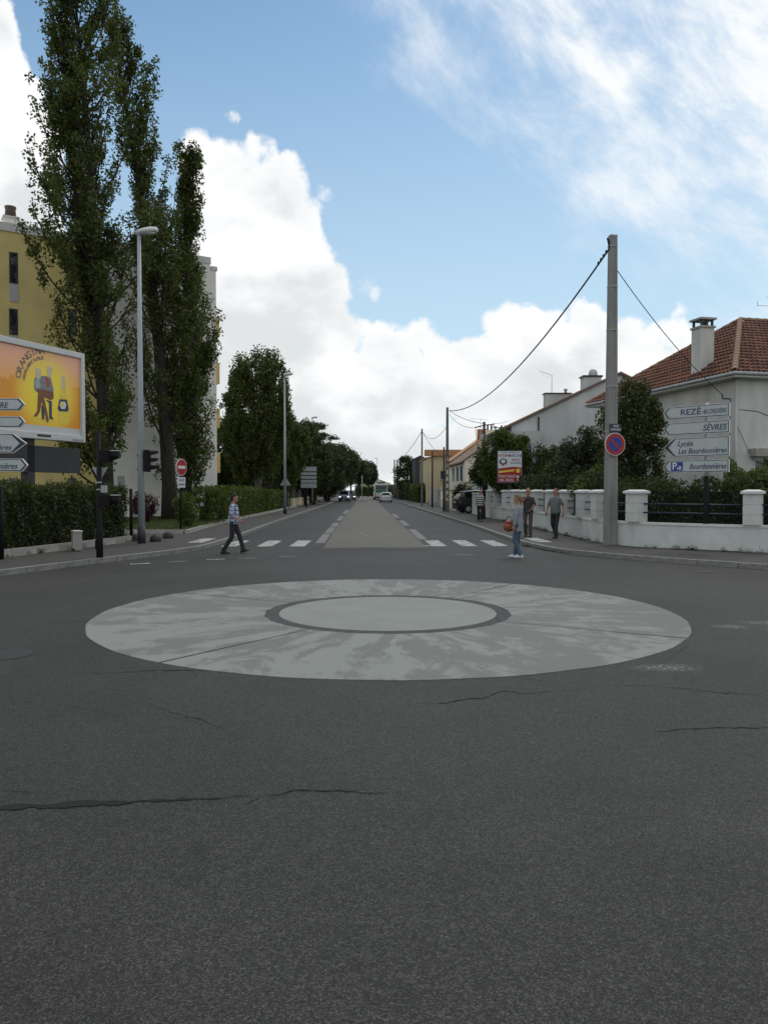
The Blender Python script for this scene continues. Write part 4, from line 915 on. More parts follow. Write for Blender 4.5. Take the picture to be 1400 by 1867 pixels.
# no-entry sign
mat('sign_red', (.36, .015, .02), .45, .06); mat('sign_white', (.66, .68, .67), .45, .04); mat('sign_blue', (.012, .04, .26), .45, .06); mat('print_dark', (.03, .04, .06), .6, .1)
ne = thing('no_entry_sign', 'round red no entry sign with white plate on black post', 'sign', (-7.4, 31.9, LZ), R(66))
part(MB().cyl((0, .04, -.05), .04, 2.85, 10), 'post', 'black_metal', ne)
def disc(c, r, y0, y1, n=36): return MB().prism([(c[0]+r*math.cos(2*math.pi*k/n), c[1]+r*math.sin(2*math.pi*k/n)) for k in range(n)], y0, y1)
part(disc((0, 2.52), .34, -.02, 0), 'disc', 'sign_white', ne); part(disc((0, 2.52), .315, -.026, -.022), 'face', 'sign_red', ne); part(MB().bx(-.23, .23, -.032, -.028, 2.46, 2.58), 'bar', 'sign_white', ne)
pl = part(MB().bx(-.24, .24, -.02, 0, 1.70, 2.12), 'plate', 'sign_white', ne); text('SAUF', pl, 'lettering', 'print_dark', 0, 1.95, .10, align='C', y=-.024); text('RIVERAINS', pl, 'lettering', 'print_dark', 0, 1.78, .09, wmax=.42, align='C', y=-.024)

# direction signs
mat('sign_face', (.43, .475, .47), .4, .05); mat('letter_blue', (.03, .04, .10), .5, .1)
def dirsign(root, x0, x1, z0, z1, left, lines, pr=False, tipw=None, kind='sign_panel'):
    """arrow board between x0 and x1, tip at x0 if left; facing -y"""
    h = z1-z0; tw = tipw or h*.42; zm = (z0+z1)/2
    def out(e):
        if left: return [(x0+e*1.5, zm), (x0+tw+e*.3, z1-e), (x1-e, z1-e), (x1-e, z0+e), (x0+tw+e*.3, z0+e)]
        return [(x1-e*1.5, zm), (x1-tw-e*.3, z0+e), (x0+e, z0+e), (x0+e, z1-e), (x1-tw-e*.3, z1-e)]
    b = part(MB().prism(out(0), -.025, .03), kind, 'sign_white', root)
    part(MB().prism(out(.014), -.030, -.027), 'border', 'print_dark', b)
    k = tw*.50
    e_ = .034; inn = [(x0+k, zm), (x0+tw+.04, z1-e_), (x1-e_, z1-e_), (x1-e_, z0+e_), (x0+tw+.04, z0+e_)] if left else [(x1-k, zm), (x1-tw-.04, z0+e_), (x0+e_, z0+e_), (x0+e_, z1-e_), (x1-tw-.04, z1-e_)]
    f = part(MB().prism(inn, -.035, -.032), 'face', 'sign_face', b)
    for (s, x, z, ch, al, sh, wd) in lines: text(s, f, 'lettering', 'letter_blue', x, z, ch, wd, -.038, sh, al)
    if pr:
        xb = x0+tw+.10 if left else x0+.10
        bb = part(MB().bx(xb, xb+.36, -.040, -.0365, z0+.05, z1-.05), 'parking_badge', 'sign_blue', f)
        text('P', bb, 'lettering', 'sign_white', xb+.05, z0+.10, .20, None, -.044); text('+', bb, 'lettering', 'sign_white', xb+.175, z0+.08, .09, None, -.044); text('R', bb, 'lettering', 'sign_white', xb+.245, z0+.08, .11, None, -.044)
    return b
pr_ = G(1283, 1003, PZ)
ds = thing('direction_sign', 'black post with four left pointing direction boards at the right corner', 'sign', (pr_.x, pr_.y, PZ), math.atan2(-.73, .68))
part(MB().cyl((0, .10, -.03), .075, 2.15, 14), 'post', 'black_metal', ds); part(MB().cyl((0, .10, 2.12), .06, 2.1, 14), 'upper_post', 'galv', ds)
z_ = [(3.92, 4.28), (3.45, 3.81), (2.81, 3.36), (2.35, 2.71)]; xl, xr = -1.25, .68
dirsign(ds, xl, xr, z_[0][0]-PZ, z_[0][1]-PZ, True, [('REZÉ', -.72, 4.02-PZ, .165, 'L', 0, .60), ('-', -.08, 4.02-PZ, .165, 'L', 0, None), ('BLORDIÈRE', .62, 4.02-PZ, .125, 'R', .25, .66)])
dirsign(ds, xl, xr, z_[1][0]-PZ, z_[1][1]-PZ, True, [('SÈVRES', .62, 3.54-PZ, .165, 'R', .25, .68)])
dirsign(ds, xl, xr, z_[2][0]-PZ, z_[2][1]-PZ, True, [('Lycée', -.80, 3.12-PZ, .15, 'L', .25, .46), ('Les Bourdonnières', .62, 2.90-PZ, .15, 'R', .25, 1.40)], False, .34)
dirsign(ds, xl, xr, z_[3][0]-PZ, z_[3][1]-PZ, True, [('Bourdonnières', .62, 2.45-PZ, .155, 'R', .25, 1.06)], True)
for z in (3.86, 3.40, 2.76): part(MB().bx(-.09, -.02, -.02, .10, z-PZ-.03, z-PZ+.03).bx(.04, .09, -.02, .10, z-PZ-.03, z-PZ+.03), 'clamp', 'galv', ds)
dl = thing('direction_sign', 'right pointing direction boards before the billboard at the picture edge', 'sign', (-9.12, 19.2, PZ))
part(MB().cyl((0, .10, -.03), .07, 4.1, 14), 'post', 'black_metal', dl)
def zl(py): return 1.85+(893-py)/FPX*19.2-PZ
xa, xb = -.92, .94
dirsign(dl, xa, xb, zl(751), zl(729), False, [('REZÉ-BLORDIÈRE', .56, zl(746), .13, 'R', .25, 1.36)])
dirsign(dl, xa, xb, zl(781), zl(761), False, [('SÈVRES', -.86, zl(777), .13, 'L', .25, .6)])
dirsign(dl, xa, xb+.03, zl(827), zl(792), False, [('Lycée', -.86, zl(807), .11, 'L', .25, .4), ('Les Bourdonnières', .62, zl(821), .12, 'R', .25, 1.42)], False, .32)
dirsign(dl, xa, xb+.05, zl(860), zl(837), False, [('Bourdonnières', .76, zl(855), .135, 'R', .25, 1.10)], True)

# billboard
mat('board_frame', (.55, .57, .56), .45, .05); mat('board_dark', (.035, .036, .038), .6, .1); mat('post_dark', (.04, .04, .04), .7, .1)
def postermat():
    m = bpy.data.materials.new('poster_print'); m.use_nodes = True; T = NT(m.node_tree); bs = m.node_tree.nodes['Principled BSDF']
    co = T.n('ShaderNodeTexCoord').outputs['Object']; sp = T.n('ShaderNodeSeparateXYZ'); T.put(sp.inputs[0], co); x, _, z = sp.outputs
    nz = T.noise(co, 1.6, 5, .6)
    zz2 = T.m('ADD', z, T.m('MULTIPLY', T.m('SUBTRACT', nz, .5), .9))
    rr = T.m('SQRT', T.m('ADD', T.m('POWER', T.m('SUBTRACT', x, 2.1), 2), T.m('POWER', T.m('SUBTRACT', z, 1.35), 2)))
    c = T.mix(T.step(zz2, .9, 2.9), (.92, .46, .045, 1), (.90, .46, .30, 1))
    hill = T.m('ADD', 1.75, T.m('MULTIPLY', T.m('SUBTRACT', T.noise(T.vm('MULTIPLY', co, (1, 0, 0)), 1.4, 5, .6), .5), 2.2))
    c = T.mix(T.m('MULTIPLY', T.step(T.m('SUBTRACT', z, hill), .04, -.04), T.step(rr, .9, 1.5)), c, (.80, .33, .025, 1))
    c = T.mix(T.step(rr, 1.7, .6), c, (.95, .74, .05, 1))
    c = T.mix(T.m('MULTIPLY', T.step(nz, .62, .72), T.step(x, 2.9, 3.3, 0, .4)), c, (.72, .45, .28, 1))
    c = T.mix(T.step(z, .235, .23), c, (.56, .57, .57, 1))
    T.put(bs.inputs['Base Color'], c); bs.inputs['Roughness'].default_value = .35; MATS['poster_print'] = m
postermat()
bbL = Vector((-11.77, 25.3, 0)); bbR = Vector((-10.24, 29.0, 0)); bang2 = math.atan2(bbR.y-bbL.y, bbR.x-bbL.x); BW = (bbR-bbL).length
bb = thing('billboard', 'large white framed billboard with an orange drink poster above the hedge', 'billboard', (bbL.x, bbL.y, 0), bang2)
Z0, Z1 = 3.57, 6.80
part(MB().bx(.14, BW-.14, .06, .30, Z0+.12, Z1-.14), 'case', 'board_dark', bb)
part(MB().bx(0, .17, -.07, .30, Z0, Z1), 'frame_side', 'board_frame', bb, None, .02); part(MB().bx(BW-.17, BW, -.07, .30, Z0, Z1), 'frame_side', 'board_frame', bb, None, .02)
part(MB().bx(.172, BW-.172, -.068, .29, Z1-.20, Z1-.002), 'frame_top', 'board_frame', bb, None, .02)
fb = part(MB().bx(.172, BW-.172, -.068, .29, Z0+.002, Z0+.24), 'frame_bottom', 'board_frame', bb, None, .02)
part(MB().bx(BW*.43, BW*.58, -.078, -.071, Z0+.09, Z0+.17), 'name_plate', 'board_dark', fb)
part(MB().bx(BW*.83, BW*.97, -.078, -.071, Z0+.045, Z0+.10), 'name_plate', 'cabinet_grey', fb)
po = part(MB().bx(.0, BW-.34, .0, .03, 0, Z1-Z0-.44), 'poster', 'poster_print', bb, (.17, .02, Z0+.24))
PW, PH = BW-.34, Z1-Z0-.44
def pp(px, py):                          # photo pixel -> poster coordinates
    r = ray(px, py); u = (bbR-bbL).normalized(); nrm = Vector((u.y, -u.x, 0)); o = bbL; t = (o-Vector((0, 0, CAMH))).dot(nrm)/r.dot(nrm); p = Vector((0, 0, CAMH))+r*t
    return ((p-bbL).dot(u)-.17, p.z-Z0-.24)
for nm, c in (('print_navy', (.035, .05, .11)), ('print_brown', (.20, .075, .035)), ('print_grey', (.20, .22, .22)), ('print_red', (.42, .05, .05)), ('print_pale', (.62, .52, .36)), ('print_yellow', (.82, .60, .06)), ('print_white', (.66, .66, .62)), ('print_shirt', (.36, .40, .45)), ('print_letter', (.17, .15, .12))): mat(nm, c, .4, .08, 6)
def pr2(pts, m, y=-.003, name='print_shape'): return part(MB().poly([(*(lambda q: (q[0], y, q[1]))(pp(a, b)),) for a, b in pts]), name, m, po)
S_ = 170/1400.
def cz(x, y): return (x*S_, 600+y*S_)
def prz(pts, m, y, name): return pr2([cz(*p) for p in pts], m, y, name)
prz([(925, 820), (1000, 820), (1005, 960), (1030, 1060), (1055, 1200), (1050, 1420), (1010, 1440), (920, 1435), (885, 1410), (880, 1200), (905, 1060), (922, 960)], 'print_yellow', -.003, 'bottle_print')
prz([(935, 700), (985, 700), (990, 900), (935, 900)], 'print_pale', -.004, 'bottle_neck_print')
prz([(905, 1050), (1015, 1060), (1045, 1200), (1030, 1240), (900, 1235), (875, 1195)], 'print_navy', -.005, 'bottle_label_print')
prz([(925, 1090), (985, 1090), (1005, 1140), (985, 1200), (930, 1195), (905, 1140)], 'print_white', -.007, 'bottle_label_print'); prz([(940, 1110), (970, 1110), (980, 1150), (950, 1170), (930, 1145)], 'print_yellow', -.009, 'bottle_label_print')
# two plain seated figures, generic shapes only
prz([(530, 730), (640, 700), (770, 710), (820, 930), (790, 960), (560, 950), (520, 890)], 'print_grey', -.003, 'figure_print'); prz([(690, 720), (740, 720), (760, 860), (720, 880)], 'print_red', -.005, 'figure_print'); prz([(540, 760), (600, 740), (620, 880), (545, 890)], 'print_shirt', -.005, 'figure_print')
prz([(540, 600), (580, 575), (628, 610), (632, 700), (610, 745), (560, 745), (545, 690)], 'print_pale', -.006, 'figure_print'); prz([(715, 570), (755, 545), (795, 590), (790, 660), (770, 725), (720, 725), (715, 640)], 'print_pale', -.006, 'figure_print')
prz([(560, 890), (760, 930), (815, 950), (815, 1040), (770, 1070), (590, 980)], 'print_brown', -.007, 'figure_print'); prz([(580, 980), (650, 990), (610, 1240), (570, 1310), (510, 1315), (570, 1230)], 'print_brown', -.007, 'figure_print')
prz([(610, 990), (660, 980), (720, 1240), (745, 1380), (715, 1410)], 'print_brown', -.009, 'figure_print'); prz([(690, 1060), (790, 1080), (790, 1310), (820, 1360), (750, 1350), (745, 1110)], 'print_navy', -.005, 'figure_print'); prz([(630, 1150), (680, 1150), (675, 1360), (640, 1360)], 'print_navy', -.005, 'figure_print')
prz([(500, 1330), (800, 1350), (860, 1400), (700, 1440), (520, 1400)], 'print_yellow', -.003, 'ground_print')
def arc_text(s, x0, y0, ctr, rad, a0, a1, h, m):
    n = len(s)
    for i, chx in enumerate(s):
        if chx == ' ': continue
        a = a0+(a1-a0)*i/(n-1); o = text(chx, po, 'lettering', m, 0, 0, h, None, 0, 0, 'C')
        o.location = (ctr[0]+rad*math.cos(R(a)), -.008, ctr[1]+rad*math.sin(R(a))); o.rotation_euler = (0, -R(a-90), 0)
c0 = pp(*cz(700, 860)); r1 = pp(*cz(320, 760)); rad = math.hypot(c0[0]-r1[0], c0[1]-r1[1])
arc_text('ORANGINA', 0, 0, c0, rad, 168, 97, .22, 'print_letter'); arc_text('NATURELLEMENT PULPEUSE', 0, 0, c0, rad-.19, 172, 97, .105, 'print_letter')
part(MB().bx(-.2, BW*.975, .10, .32, 2.45, 3.35), 'lower_panel', 'board_dark', bb)
part(MB().bx(BW*.36, BW*.44, .10, .40, .1, Z0+.02), 'post', 'post_dark', bb)
for k in range(2): pass
# supermarket panel
pt = thing('advertising_panel', 'upright red and white supermarket panel above the right hand wall', 'sign', (7.98, 43.1, 0), R(-6))
zb, zt = 2.27, 3.98; w2 = .645
part(MB().bx(-w2-.05, w2+.07, .02, .34, zb-.06, zt+.06), 'case', 'rail_blue', pt); part(MB().bx(-.08, .08, .12, .24, .1, zb-.06), 'post', 'post_dark', pt)
fc = part(MB().bx(-w2, w2, 0, .018, zb, zt), 'face', 'sign_white', pt); zmid = zb+(zt-zb)*.46
part(MB().poly([(-w2+.01, -.003, zb+.01), (w2-.01, -.003, zb+.01), (w2-.01, -.003, zmid+.02), (.2, -.003, zmid+.07), (-w2+.01, -.003, zmid-.03)]), 'red_field', 'sign_red', fc)
text('INTER', fc, 'lettering', 'sign_red', -w2+.03, zt-.32, .15, .52); text('MARCHE', fc, 'lettering', 'sign_blue', -w2+.56, zt-.32, .15, .73); text('CENTRE COMMERCIAL', fc, 'lettering', 'print_grey', 0, zt-.11, .07, 1.15, align='C')
text('REZE', fc, 'lettering', 'sign_red', .32, zt-.54, .12, .44, align='C'); text('BLORDIERE', fc, 'lettering', 'letter_blue', .32, zt-.70, .09, .56, align='C')
part(MB().prism([(-.36+.22*math.cos(R(a)), zt-.58+.19*math.sin(R(a))) for a in range(0, 360, 45)], -.006, -.001), 'emblem', 'print_dark', fc)
part(MB().prism([(-.36+.13*math.cos(R(a)), zt-.56+.11*math.sin(R(a))) for a in range(0, 360, 45)], -.010, -.007), 'emblem', 'sign_white', fc); part(MB().prism([(-.50, zt-.66), (-.22, zt-.66), (-.36, zt-.82)], -.010, -.007), 'emblem', 'sign_red', fc)
part(MB().poly([(-w2+.05, -.006, zmid-.28), (.24, -.006, zmid-.18), (.26, -.006, zmid-.08), (-w2+.05, -.006, zmid-.17)]), 'yellow_band', 'print_yellow', fc); part(MB().prism([(.45+.12*math.cos(R(a)), zmid-.16+.12*math.sin(R(a))) for a in range(0, 360, 20)], -.006, -.004), 'yellow_dot', 'print_yellow', fc)
text('TOUT DROIT', fc, 'lettering', 'sign_white', -w2+.04, zb+.26, .13, .92, -.007); text('Bd. REZE', fc, 'lettering', 'sign_white', -w2+.12, zb+.06, .12, .72, -.007)
part(MB().poly([(.40, -.007, zb+.05), (.50, -.007, zb+.05), (.50, -.007, zb+.27), (.57, -.007, zb+.27), (.45, -.007, zb+.42), (.33, -.007, zb+.27), (.40, -.007, zb+.27)]), 'arrow', 'sign_white', fc)

# back of the direction boards, far left; triangle and disc seen from behind
bo = thing('direction_boards', 'grey backs of five stacked direction boards on a black post', 'sign', (-5.72, 77, PZ))
part(MB().cyl((0, .04, -.02), .07, 4.0, 8), 'post', 'black_metal', bo)
for (a, b, x0) in ((851, 859.5, -.30), (861.3, 866.3, -.52), (868, 873, -.52), (874.8, 880, -.52), (881.3, 889.5, -.52)): part(MB().bx(x0, 1.02, -.03, 0, 1.85+(893-b)/FPX*77-PZ, 1.85+(893-a)/FPX*77-PZ), 'board', 'sign_back', bo)
ct = thing('triangular_sign', 'grey back of a triangular warning sign by the second lamp', 'sign', (-5.78, 57.4, PZ)); part(MB().cyl((0, .05, -.02), .03, 2.7, 8), 'post', 'galv', ct); part(MB().prism([(-.40, 2.05), (.40, 2.05), (0, 2.72)], -.01, .01), 'plate', 'sign_back', ct)
cd = thing('round_sign', 'round sign plate seen from behind at the fourth lamp', 'sign', (-6.0, 117.6, PZ)); part(MB().cyl((0, .0, -.02), .03, 2.3, 8), 'post', 'galv', cd); part(disc((0, 1.95), .36, -.06, -.04), 'plate', 'sign_back', cd)
im = thing('traffic_island', 'small grey traffic island with pale post before the far cars', 'island', (-.45, 128, 0)); part(MB().bx(-.5, .9, -2, 2, 0, .12), 'kerb', 'kerb_stone', im); part(MB().cyl((0, 0, .12), .05, 4.0, 8), 'post', 'sign_white', im)

# ------------------------------------------------------------------ utility poles and wires
mat('pole_concrete', (.25, .245, .235), .9, .14, 3, .3, 50, stretch=(1, 1, .3)); mat('pole_dark', (.15, .145, .135), .9, .2, 3, .3, 40); mat('pole_wood', (.035, .032, .03), .9, .2, 4, .3, 30, stretch=(1, 1, .2))
q = G(1112, 993, PZ); ZT = 1.85+(893-430)/FPX*q.y
p1 = thing('utility_pole', 'tall pale concrete utility pole at the corner of the garden wall', 'utility pole', (q.x, q.y, PZ), R(14)); Hh = ZT-PZ
def hpole(w0, w1, d0, d1, H):
    rings = []
    for z, w, d in ((-.05, w0, d0), (H, w1, d1)):
        a, b = w/2, d/2; g_ = a*.42; k = b*.75
        rings.append([(-a, -b, z), (-g_-.03, -b, z), (-g_, -k, z), (g_, -k, z), (g_+.03, -b, z), (a, -b, z), (a, b, z), (-a, b, z)])
    return MB().loft(rings, True, False)
part(hpole(.36, .22, .30, .20, Hh), 'shaft', 'pole_concrete', p1, None, .012)
for z in (Hh-.35, Hh-1.6, Hh-2.95, Hh-4.7, Hh-6.1, 3.4):
    w = .36-(.14)*z/Hh; part(MB().box((0, 0, z), (w+.02, w*.85+.02, .025)), 'steel_band', 'galv', p1)
part(MB().tube([(.13, .02, Hh-1.6), (.135, .02, Hh-1.0), (.12, .02, Hh-.5)], .03, 6), 'cable_riser', 'cable', p1)
part(MB().tube([(-.11, 0, Hh-.45), (-.2, 0, Hh-.1), (-.16, 0, Hh-.12), (-.13, 0, Hh-.3)], .018, 6), 'cable_loop', 'cable', p1)
sg = part(disc((0, 3.15), .355, -.23, -.21), 'no_parking_disc', 'sign_white', p1); part(disc((0, 3.15), .335, -.237, -.233), 'ring', 'sign_red', sg); part(disc((0, 3.15), .225, -.244, -.240), 'field', 'sign_blue', sg)
part(MB().prism([(-.19, 3.29), (-.14, 3.34), (.19, 3.01), (.14, 2.96)], -.251, -.247), 'slash', 'sign_red', sg)
sp_ = part(MB().bx(-.20, .22, -.225, -.205, 3.54, 3.78), 'street_plate', 'sign_blue', p1); sp_.data.materials[0] = MATS['print_dark']
text('RUE', sp_, 'lettering', 'sign_white', .03, 3.68, .07, align='C', y=-.229); text('LA BOURDONNIERE', sp_, 'lettering', 'sign_white', .01, 3.58, .055, .36, align='C', y=-.229)
def upole(label, px, y, top, m, r=.13, sq=True, arm=False, name='utility_pole'):
    b = P(px, 900, y); z = 1.85+(893-top)/FPX*y-PZ; t = thing(name, label, 'utility pole', (b.x, b.y, PZ))
    if sq: part(MB().box((0, 0, z/2), (r*2, r*1.8, z), 0, .7), 'shaft', m, t)
    else: part(MB().tube([(0, 0, -.02), (0, 0, z)], [r, r*.72], 10), 'shaft', m, t)
    if arm: part(MB().tube([(-.55, 0, z-.35), (0, 0, z-.2), (.6, 0, z-.15)], .035, 5), 'arm', m, t); part(MB().box((-.15, -.1, z-.9), (.22, .2, .3)), 'junction_box', 'galv', t)
    return b, z+PZ
b2 = P(815, 900, 60); z2 = 1.85+(893-743)/FPX*60-PZ
p2 = thing('lattice_pole', 'slotted concrete pole mid way along the right pavement', 'utility pole', (b2.x, b2.y, PZ)); hw = .17
zs = z2*.55
part(MB().box((0, 0, (zs+z2)/2), (.21, .20, z2-zs), 0, .8), 'upper_shaft', 'pole_dark', p2)
for s in (-1, 1): part(MB().tube([(s*.125, 0, -.02), (s*.095, 0, zs+.02)], [.045, .04], 4, True, False), 'flange', 'pole_dark', p2)
for k in range(9): part(MB().box((0, 0, .2+k*zs/8.4), (.23-.04*k/8, .10, .20)), 'rung', 'pole_dark', p2)
part(MB().box((0, 0, .45), (.32, .26, .9)), 'foot', 'pole_dark', p2)
b3, z3 = upole('dark wooden pole with crossarm beside the man in the striped shirt', 882, 46.5, 769, 'pole_wood', .10, False, True)
b4, z4 = upole('slim concrete pole by the blue grey gate', 769, 84, 782, 'pole_dark', .11)
b5, z5 = upole('short dark pole between the gate and the cream wall', 788, 76, 822, 'pole_wood', .10, False)
b6, z6 = upole('thin dark pole close behind the slotted pole', 809, 63, 815, 'pole_wood', .09, False)
b7, z7 = upole('far utility pole beside the grey green tree', 719, 150, 838, 'pole_dark', .16); b8, z8 = upole('second far utility pole standing close to the first', 724, 142, 838, 'pole_dark', .15)
def wire(label, a, b, sag, r=.012, name='overhead_wire', n=24):
    a, b = Vector(a), Vector(b); pts = [a.lerp(b, i/n)-Vector((0, 0, 4*sag*(i/n)*(1-i/n))) for i in range(n+1)]
    o = part(MB().tube(pts, r, 5), name, 'cable'); tag(o, label, 'wire', 'overhead wires'); return o
top1 = Vector((q.x-.13, q.y, ZT-.45)); t2 = Vector((b2.x+.15, b2.y, z2+PZ-.25)); t3 = Vector((b3.x, b3.y, z3-.2)); t4 = Vector((b4.x, b4.y, z4-.2))
w1 = wire('thick twisted cable sagging from the corner pole to the slotted pole', top1, t2, 1.35, .030); 
for k in range(4): 
    f = .006+.007*k; c = top1.lerp(t2, f)-Vector((0, 0, 4*1.35*f*(1-f))); part(MB().ell((c.x, c.y, c.z+.03), (.04, .05, .07), 8, 6), 'clamp', 'cable', w1)
br = villa.matrix_basis @ Vector((.0, .73, 5.5))
wire('thin service cable from the corner pole to the tiled house', (q.x+.12, q.y, ZT-1.05), br, .25, .014)
wire('upper wire from the slotted pole to the wooden pole', t2, t3+Vector((0, 0, .1)), .18, .018); wire('lower wire from the slotted pole to the wooden pole', t2-Vector((0, 0, .3)), t3-Vector((.5, 0, .15)), .3, .015)
wire('loop of cable between the slotted pole and the slim pole', t2-Vector((.2, 0, 1.2)), t4, .9, .018); wire('wire running on from the slim pole up the street', t4, (b7.x, b7.y, z7-.3), .8, .03)
wire('wire from the slim pole to the tan house', t4, (10.2, 104, 6.6), .5, .02); wire('wire from the wooden pole to the grey house', t3+Vector((.5, 0, 0)), (8.6, 47, 5.5), .06, .012); wire('wire from the wooden pole over to the grey roof', t3+Vector((.5, 0, .1)), (9.5, 52, 6.4), .05, .012)
wire('wire dropping from the wooden pole to the cream house', t3-Vector((.5, 0, .2)), (11.4, 78.5, 6.2), .5, .016)

# ------------------------------------------------------------------ people
for nm, c in (('skin', (.36, .19, .13)), ('skin_red', (.36, .16, .11)), ('hair_dark', (.012, .010, .009)), ('hair_blond', (.17, .105, .05)), ('hair_short', (.10, .07, .05)), ('jeans_dark', (.018, .019, .024)), ('jeans_blue', (.055, .10, .14)), ('trousers_black', (.012, .012, .014)), ('trousers_brown', (.060, .053, .045)),
             ('shirt_grey', (.115, .13, .13)), ('shirt_brown', (.035, .030, .028)), ('cardigan', (.22, .245, .27)), ('top_cream', (.45, .42, .33)), ('shoe_black', (.012, .012, .012)), ('shoe_white', (.55, .56, .57)), ('eye', (.02, .015, .012)), ('lip', (.26, .09, .075)), ('bag_strap', (.05, .03, .02))): mat(nm, c, .8 if 'shoe' not in nm else .5, .12, 9)
def pattern(name, fn):
    m = bpy.data.materials.new(name); m.use_nodes = True; T = NT(m.node_tree); bs = m.node_tree.nodes['Principled BSDF']
    sp = T.n('ShaderNodeSeparateXYZ'); T.put(sp.inputs[0], T.n('ShaderNodeTexCoord').outputs['Object']); T.put(bs.inputs['Base Color'], fn(T, *sp.outputs)); bs.inputs['Roughness'].default_value = .85; MATS[name] = m
def checks(T, x, y, z):
    def band(v, f, lo, ph=0): return T.m('GREATER_THAN', T.m('FRACT', T.m('ADD', T.m('MULTIPLY', v, f), ph)), lo)
    c = T.mix(band(z, 8.5, .52), (.40, .46, .52, 1), (.06, .10, .26, 1)); c = T.mix(T.m('MULTIPLY', band(x, 7.0, .60, .2), .75), c, (.05, .08, .24, 1))
    c = T.mix(T.m('MULTIPLY', band(z, 8.5, .86, .30), .8), c, (.55, .60, .62, 1)); return T.mix(T.m('MULTIPLY', band(x, 7.0, .86, .55), .8), c, (.55, .60, .62, 1))
pattern('check_cloth', checks)
pattern('stripe_cloth', lambda T, x, y, z: T.mix(T.m('GREATER_THAN', T.m('FRACT', T.m('MULTIPLY', z, 8.2)), .42), (.012, .012, .016, 1), (.44, .44, .40, 1)))
def remesh(mb, name, m, parent, vox=.012, sm=4):
    o = part(mb, name, m, parent); r = o.modifiers.new('r', 'REMESH'); r.mode = 'VOXEL'; r.voxel_size = vox; r.use_smooth_shade = True
    s = o.modifiers.new('s', 'SMOOTH'); s.iterations = sm; s.factor = .5
    dg = bpy.context.evaluated_depsgraph_get(); me = bpy.data.meshes.new_from_object(o.evaluated_get(dg)); o.modifiers.clear(); o.data = me
    me.materials.clear(); me.materials.append(M(m)); return o
def oval(x, y, z, rx, ry, n=16, tilt=0): return [(x+rx*math.cos(2*math.pi*k/n)+0, y+ry*math.sin(2*math.pi*k/n), z+tilt*math.cos(2*math.pi*k/n)) for k in range(n)]
def person(label, loc, rz, H, legs, arms, look=0, nod=0, top='shirt_grey', bottom='jeans_dark', hair='hair_dark', shoe='shoe_black', sleeve=.9, hairstyle='short', skin='skin', hem=.90, belly=0, slim=1.0, lean=0, inner=None):
    """faces +x. legs: [(knee, ankle, toe_pitch)] for left(+y), right; arms: [(elbow, wrist, palm_dir)] left, right; metres for a 1.75 m figure"""
    t = thing('person', label, 'person', loc, rz); t.scale = (H/1.75,)*3; V = Vector; L = lean
    hips = [V((0, .095*slim, .92)), V((0, -.095*slim, .92))]; sh = [V((L, .160*slim, 1.395)), V((L, -.160*slim, 1.395))]
    def torso(mb, e=0, z0=.86, z1=1.50):
        prof = [(.86, .115, .155, 0), (.95, .125+belly*.3, .172, .0), (1.05, .115+belly, .158, .01), (1.16, .118+belly*.8, .160, .012), (1.28, .125, .178, .0), (1.36, .115, .175, -.005), (1.42, .098, .145, -.008), (1.46, .076, .095, -.008), (1.50, .058, .062, -.008)]
        rings = [oval(x0+L*max(0, (z-.95)/.5), 0, z, rx+e, (ry+e)*slim) for z, rx, ry, x0 in prof if z0-.001 <= z <= z1+.001]
        mb.loft(rings)
    body = MB(); torso(body, -.008)
    hc = V((L+.02, 0, 1.645)); look_m = Matrix.Rotation(look, 3, 'Z') @ Matrix.Rotation(nod, 3, 'Y')
    def hd(v): return hc+look_m @ V(v)
    body.capsule((L-.012, 0, 1.44), hc+V((-.02, 0, -.06)), .057, .053)
    body.ell(hc, (.098, .076, .115), 16, 12, look_m); body.ell(hd((.035, 0, -.062)), (.062, .056, .058), 12, 8, look_m)
    body.capsule(hd((.092, 0, .012)), hd((.113, 0, -.022)), .009, .014, 8); body.ell(hd((.085, 0, .028)), (.018, .05, .012), 8, 6, look_m); body.ell(hd((.088, 0, -.096)), (.02, .024, .016), 8, 6, look_m)
    for s in (-1, 1): body.ell(hd((-.005, s*.078, -.008)), (.02, .012, .032), 8, 6, look_m)
    for i, (kn, an, tp) in enumerate(legs):
        kn, an = V(kn), V(an); body.capsule(hips[i], kn, .078, .052); body.capsule(kn, an, .052, .036)
        f = V((math.cos(tp), 0, math.sin(tp))); body.capsule(an+V((-.03, 0, -.045)), an+f*.15+V((0, 0, -.055)), .036, .03)
    for i, (el, wr, pd) in enumerate(arms):
        el, wr, s = V(el), V(wr), (1 if i == 0 else -1); body.capsule(sh[i], el, .047, .038); body.capsule(el, wr, .039, .026)
        d = (wr-el).normalized(); d = (d*.8+V(pd)*.35).normalized(); side = V((0, s, 0)); side = (V((1, 0, 0)) if abs(d.x) < .8 else V((0, 0, 1))); side = (side-d*side.dot(d)).normalized(); nrm = d.cross(side)
        pc = wr+d*.05
        for k in (-1, 0, 1): body.capsule(wr+side*.012*k, wr+d*.085+side*.024*k, .017, .016, 8)
        for k, ln in zip((-1.5, -.5, .5, 1.5), (.060, .075, .070, .05)):
            a = wr+d*.095+side*.017*k; b = a+d*ln*.55+nrm*.008*s; c = b+(d*.7+nrm*.7*s).normalized()*ln*.5; body.capsule(a, b, .0092, .0088, 6); body.capsule(b, c, .0088, .0078, 6)
        a = wr+d*.03+side*.026; b = a+(d*.55+side*.8).normalized()*.045; body.capsule(a, b, .0125, .011, 6); body.capsule(b, b+(d*.9+side*.2).normalized()*.035, .011, .009, 6)
    remesh(body, 'body', skin, t, .0085, 2)
    up = MB(); torso(up, .012, .86 if hem < .9 else .95, 1.46)
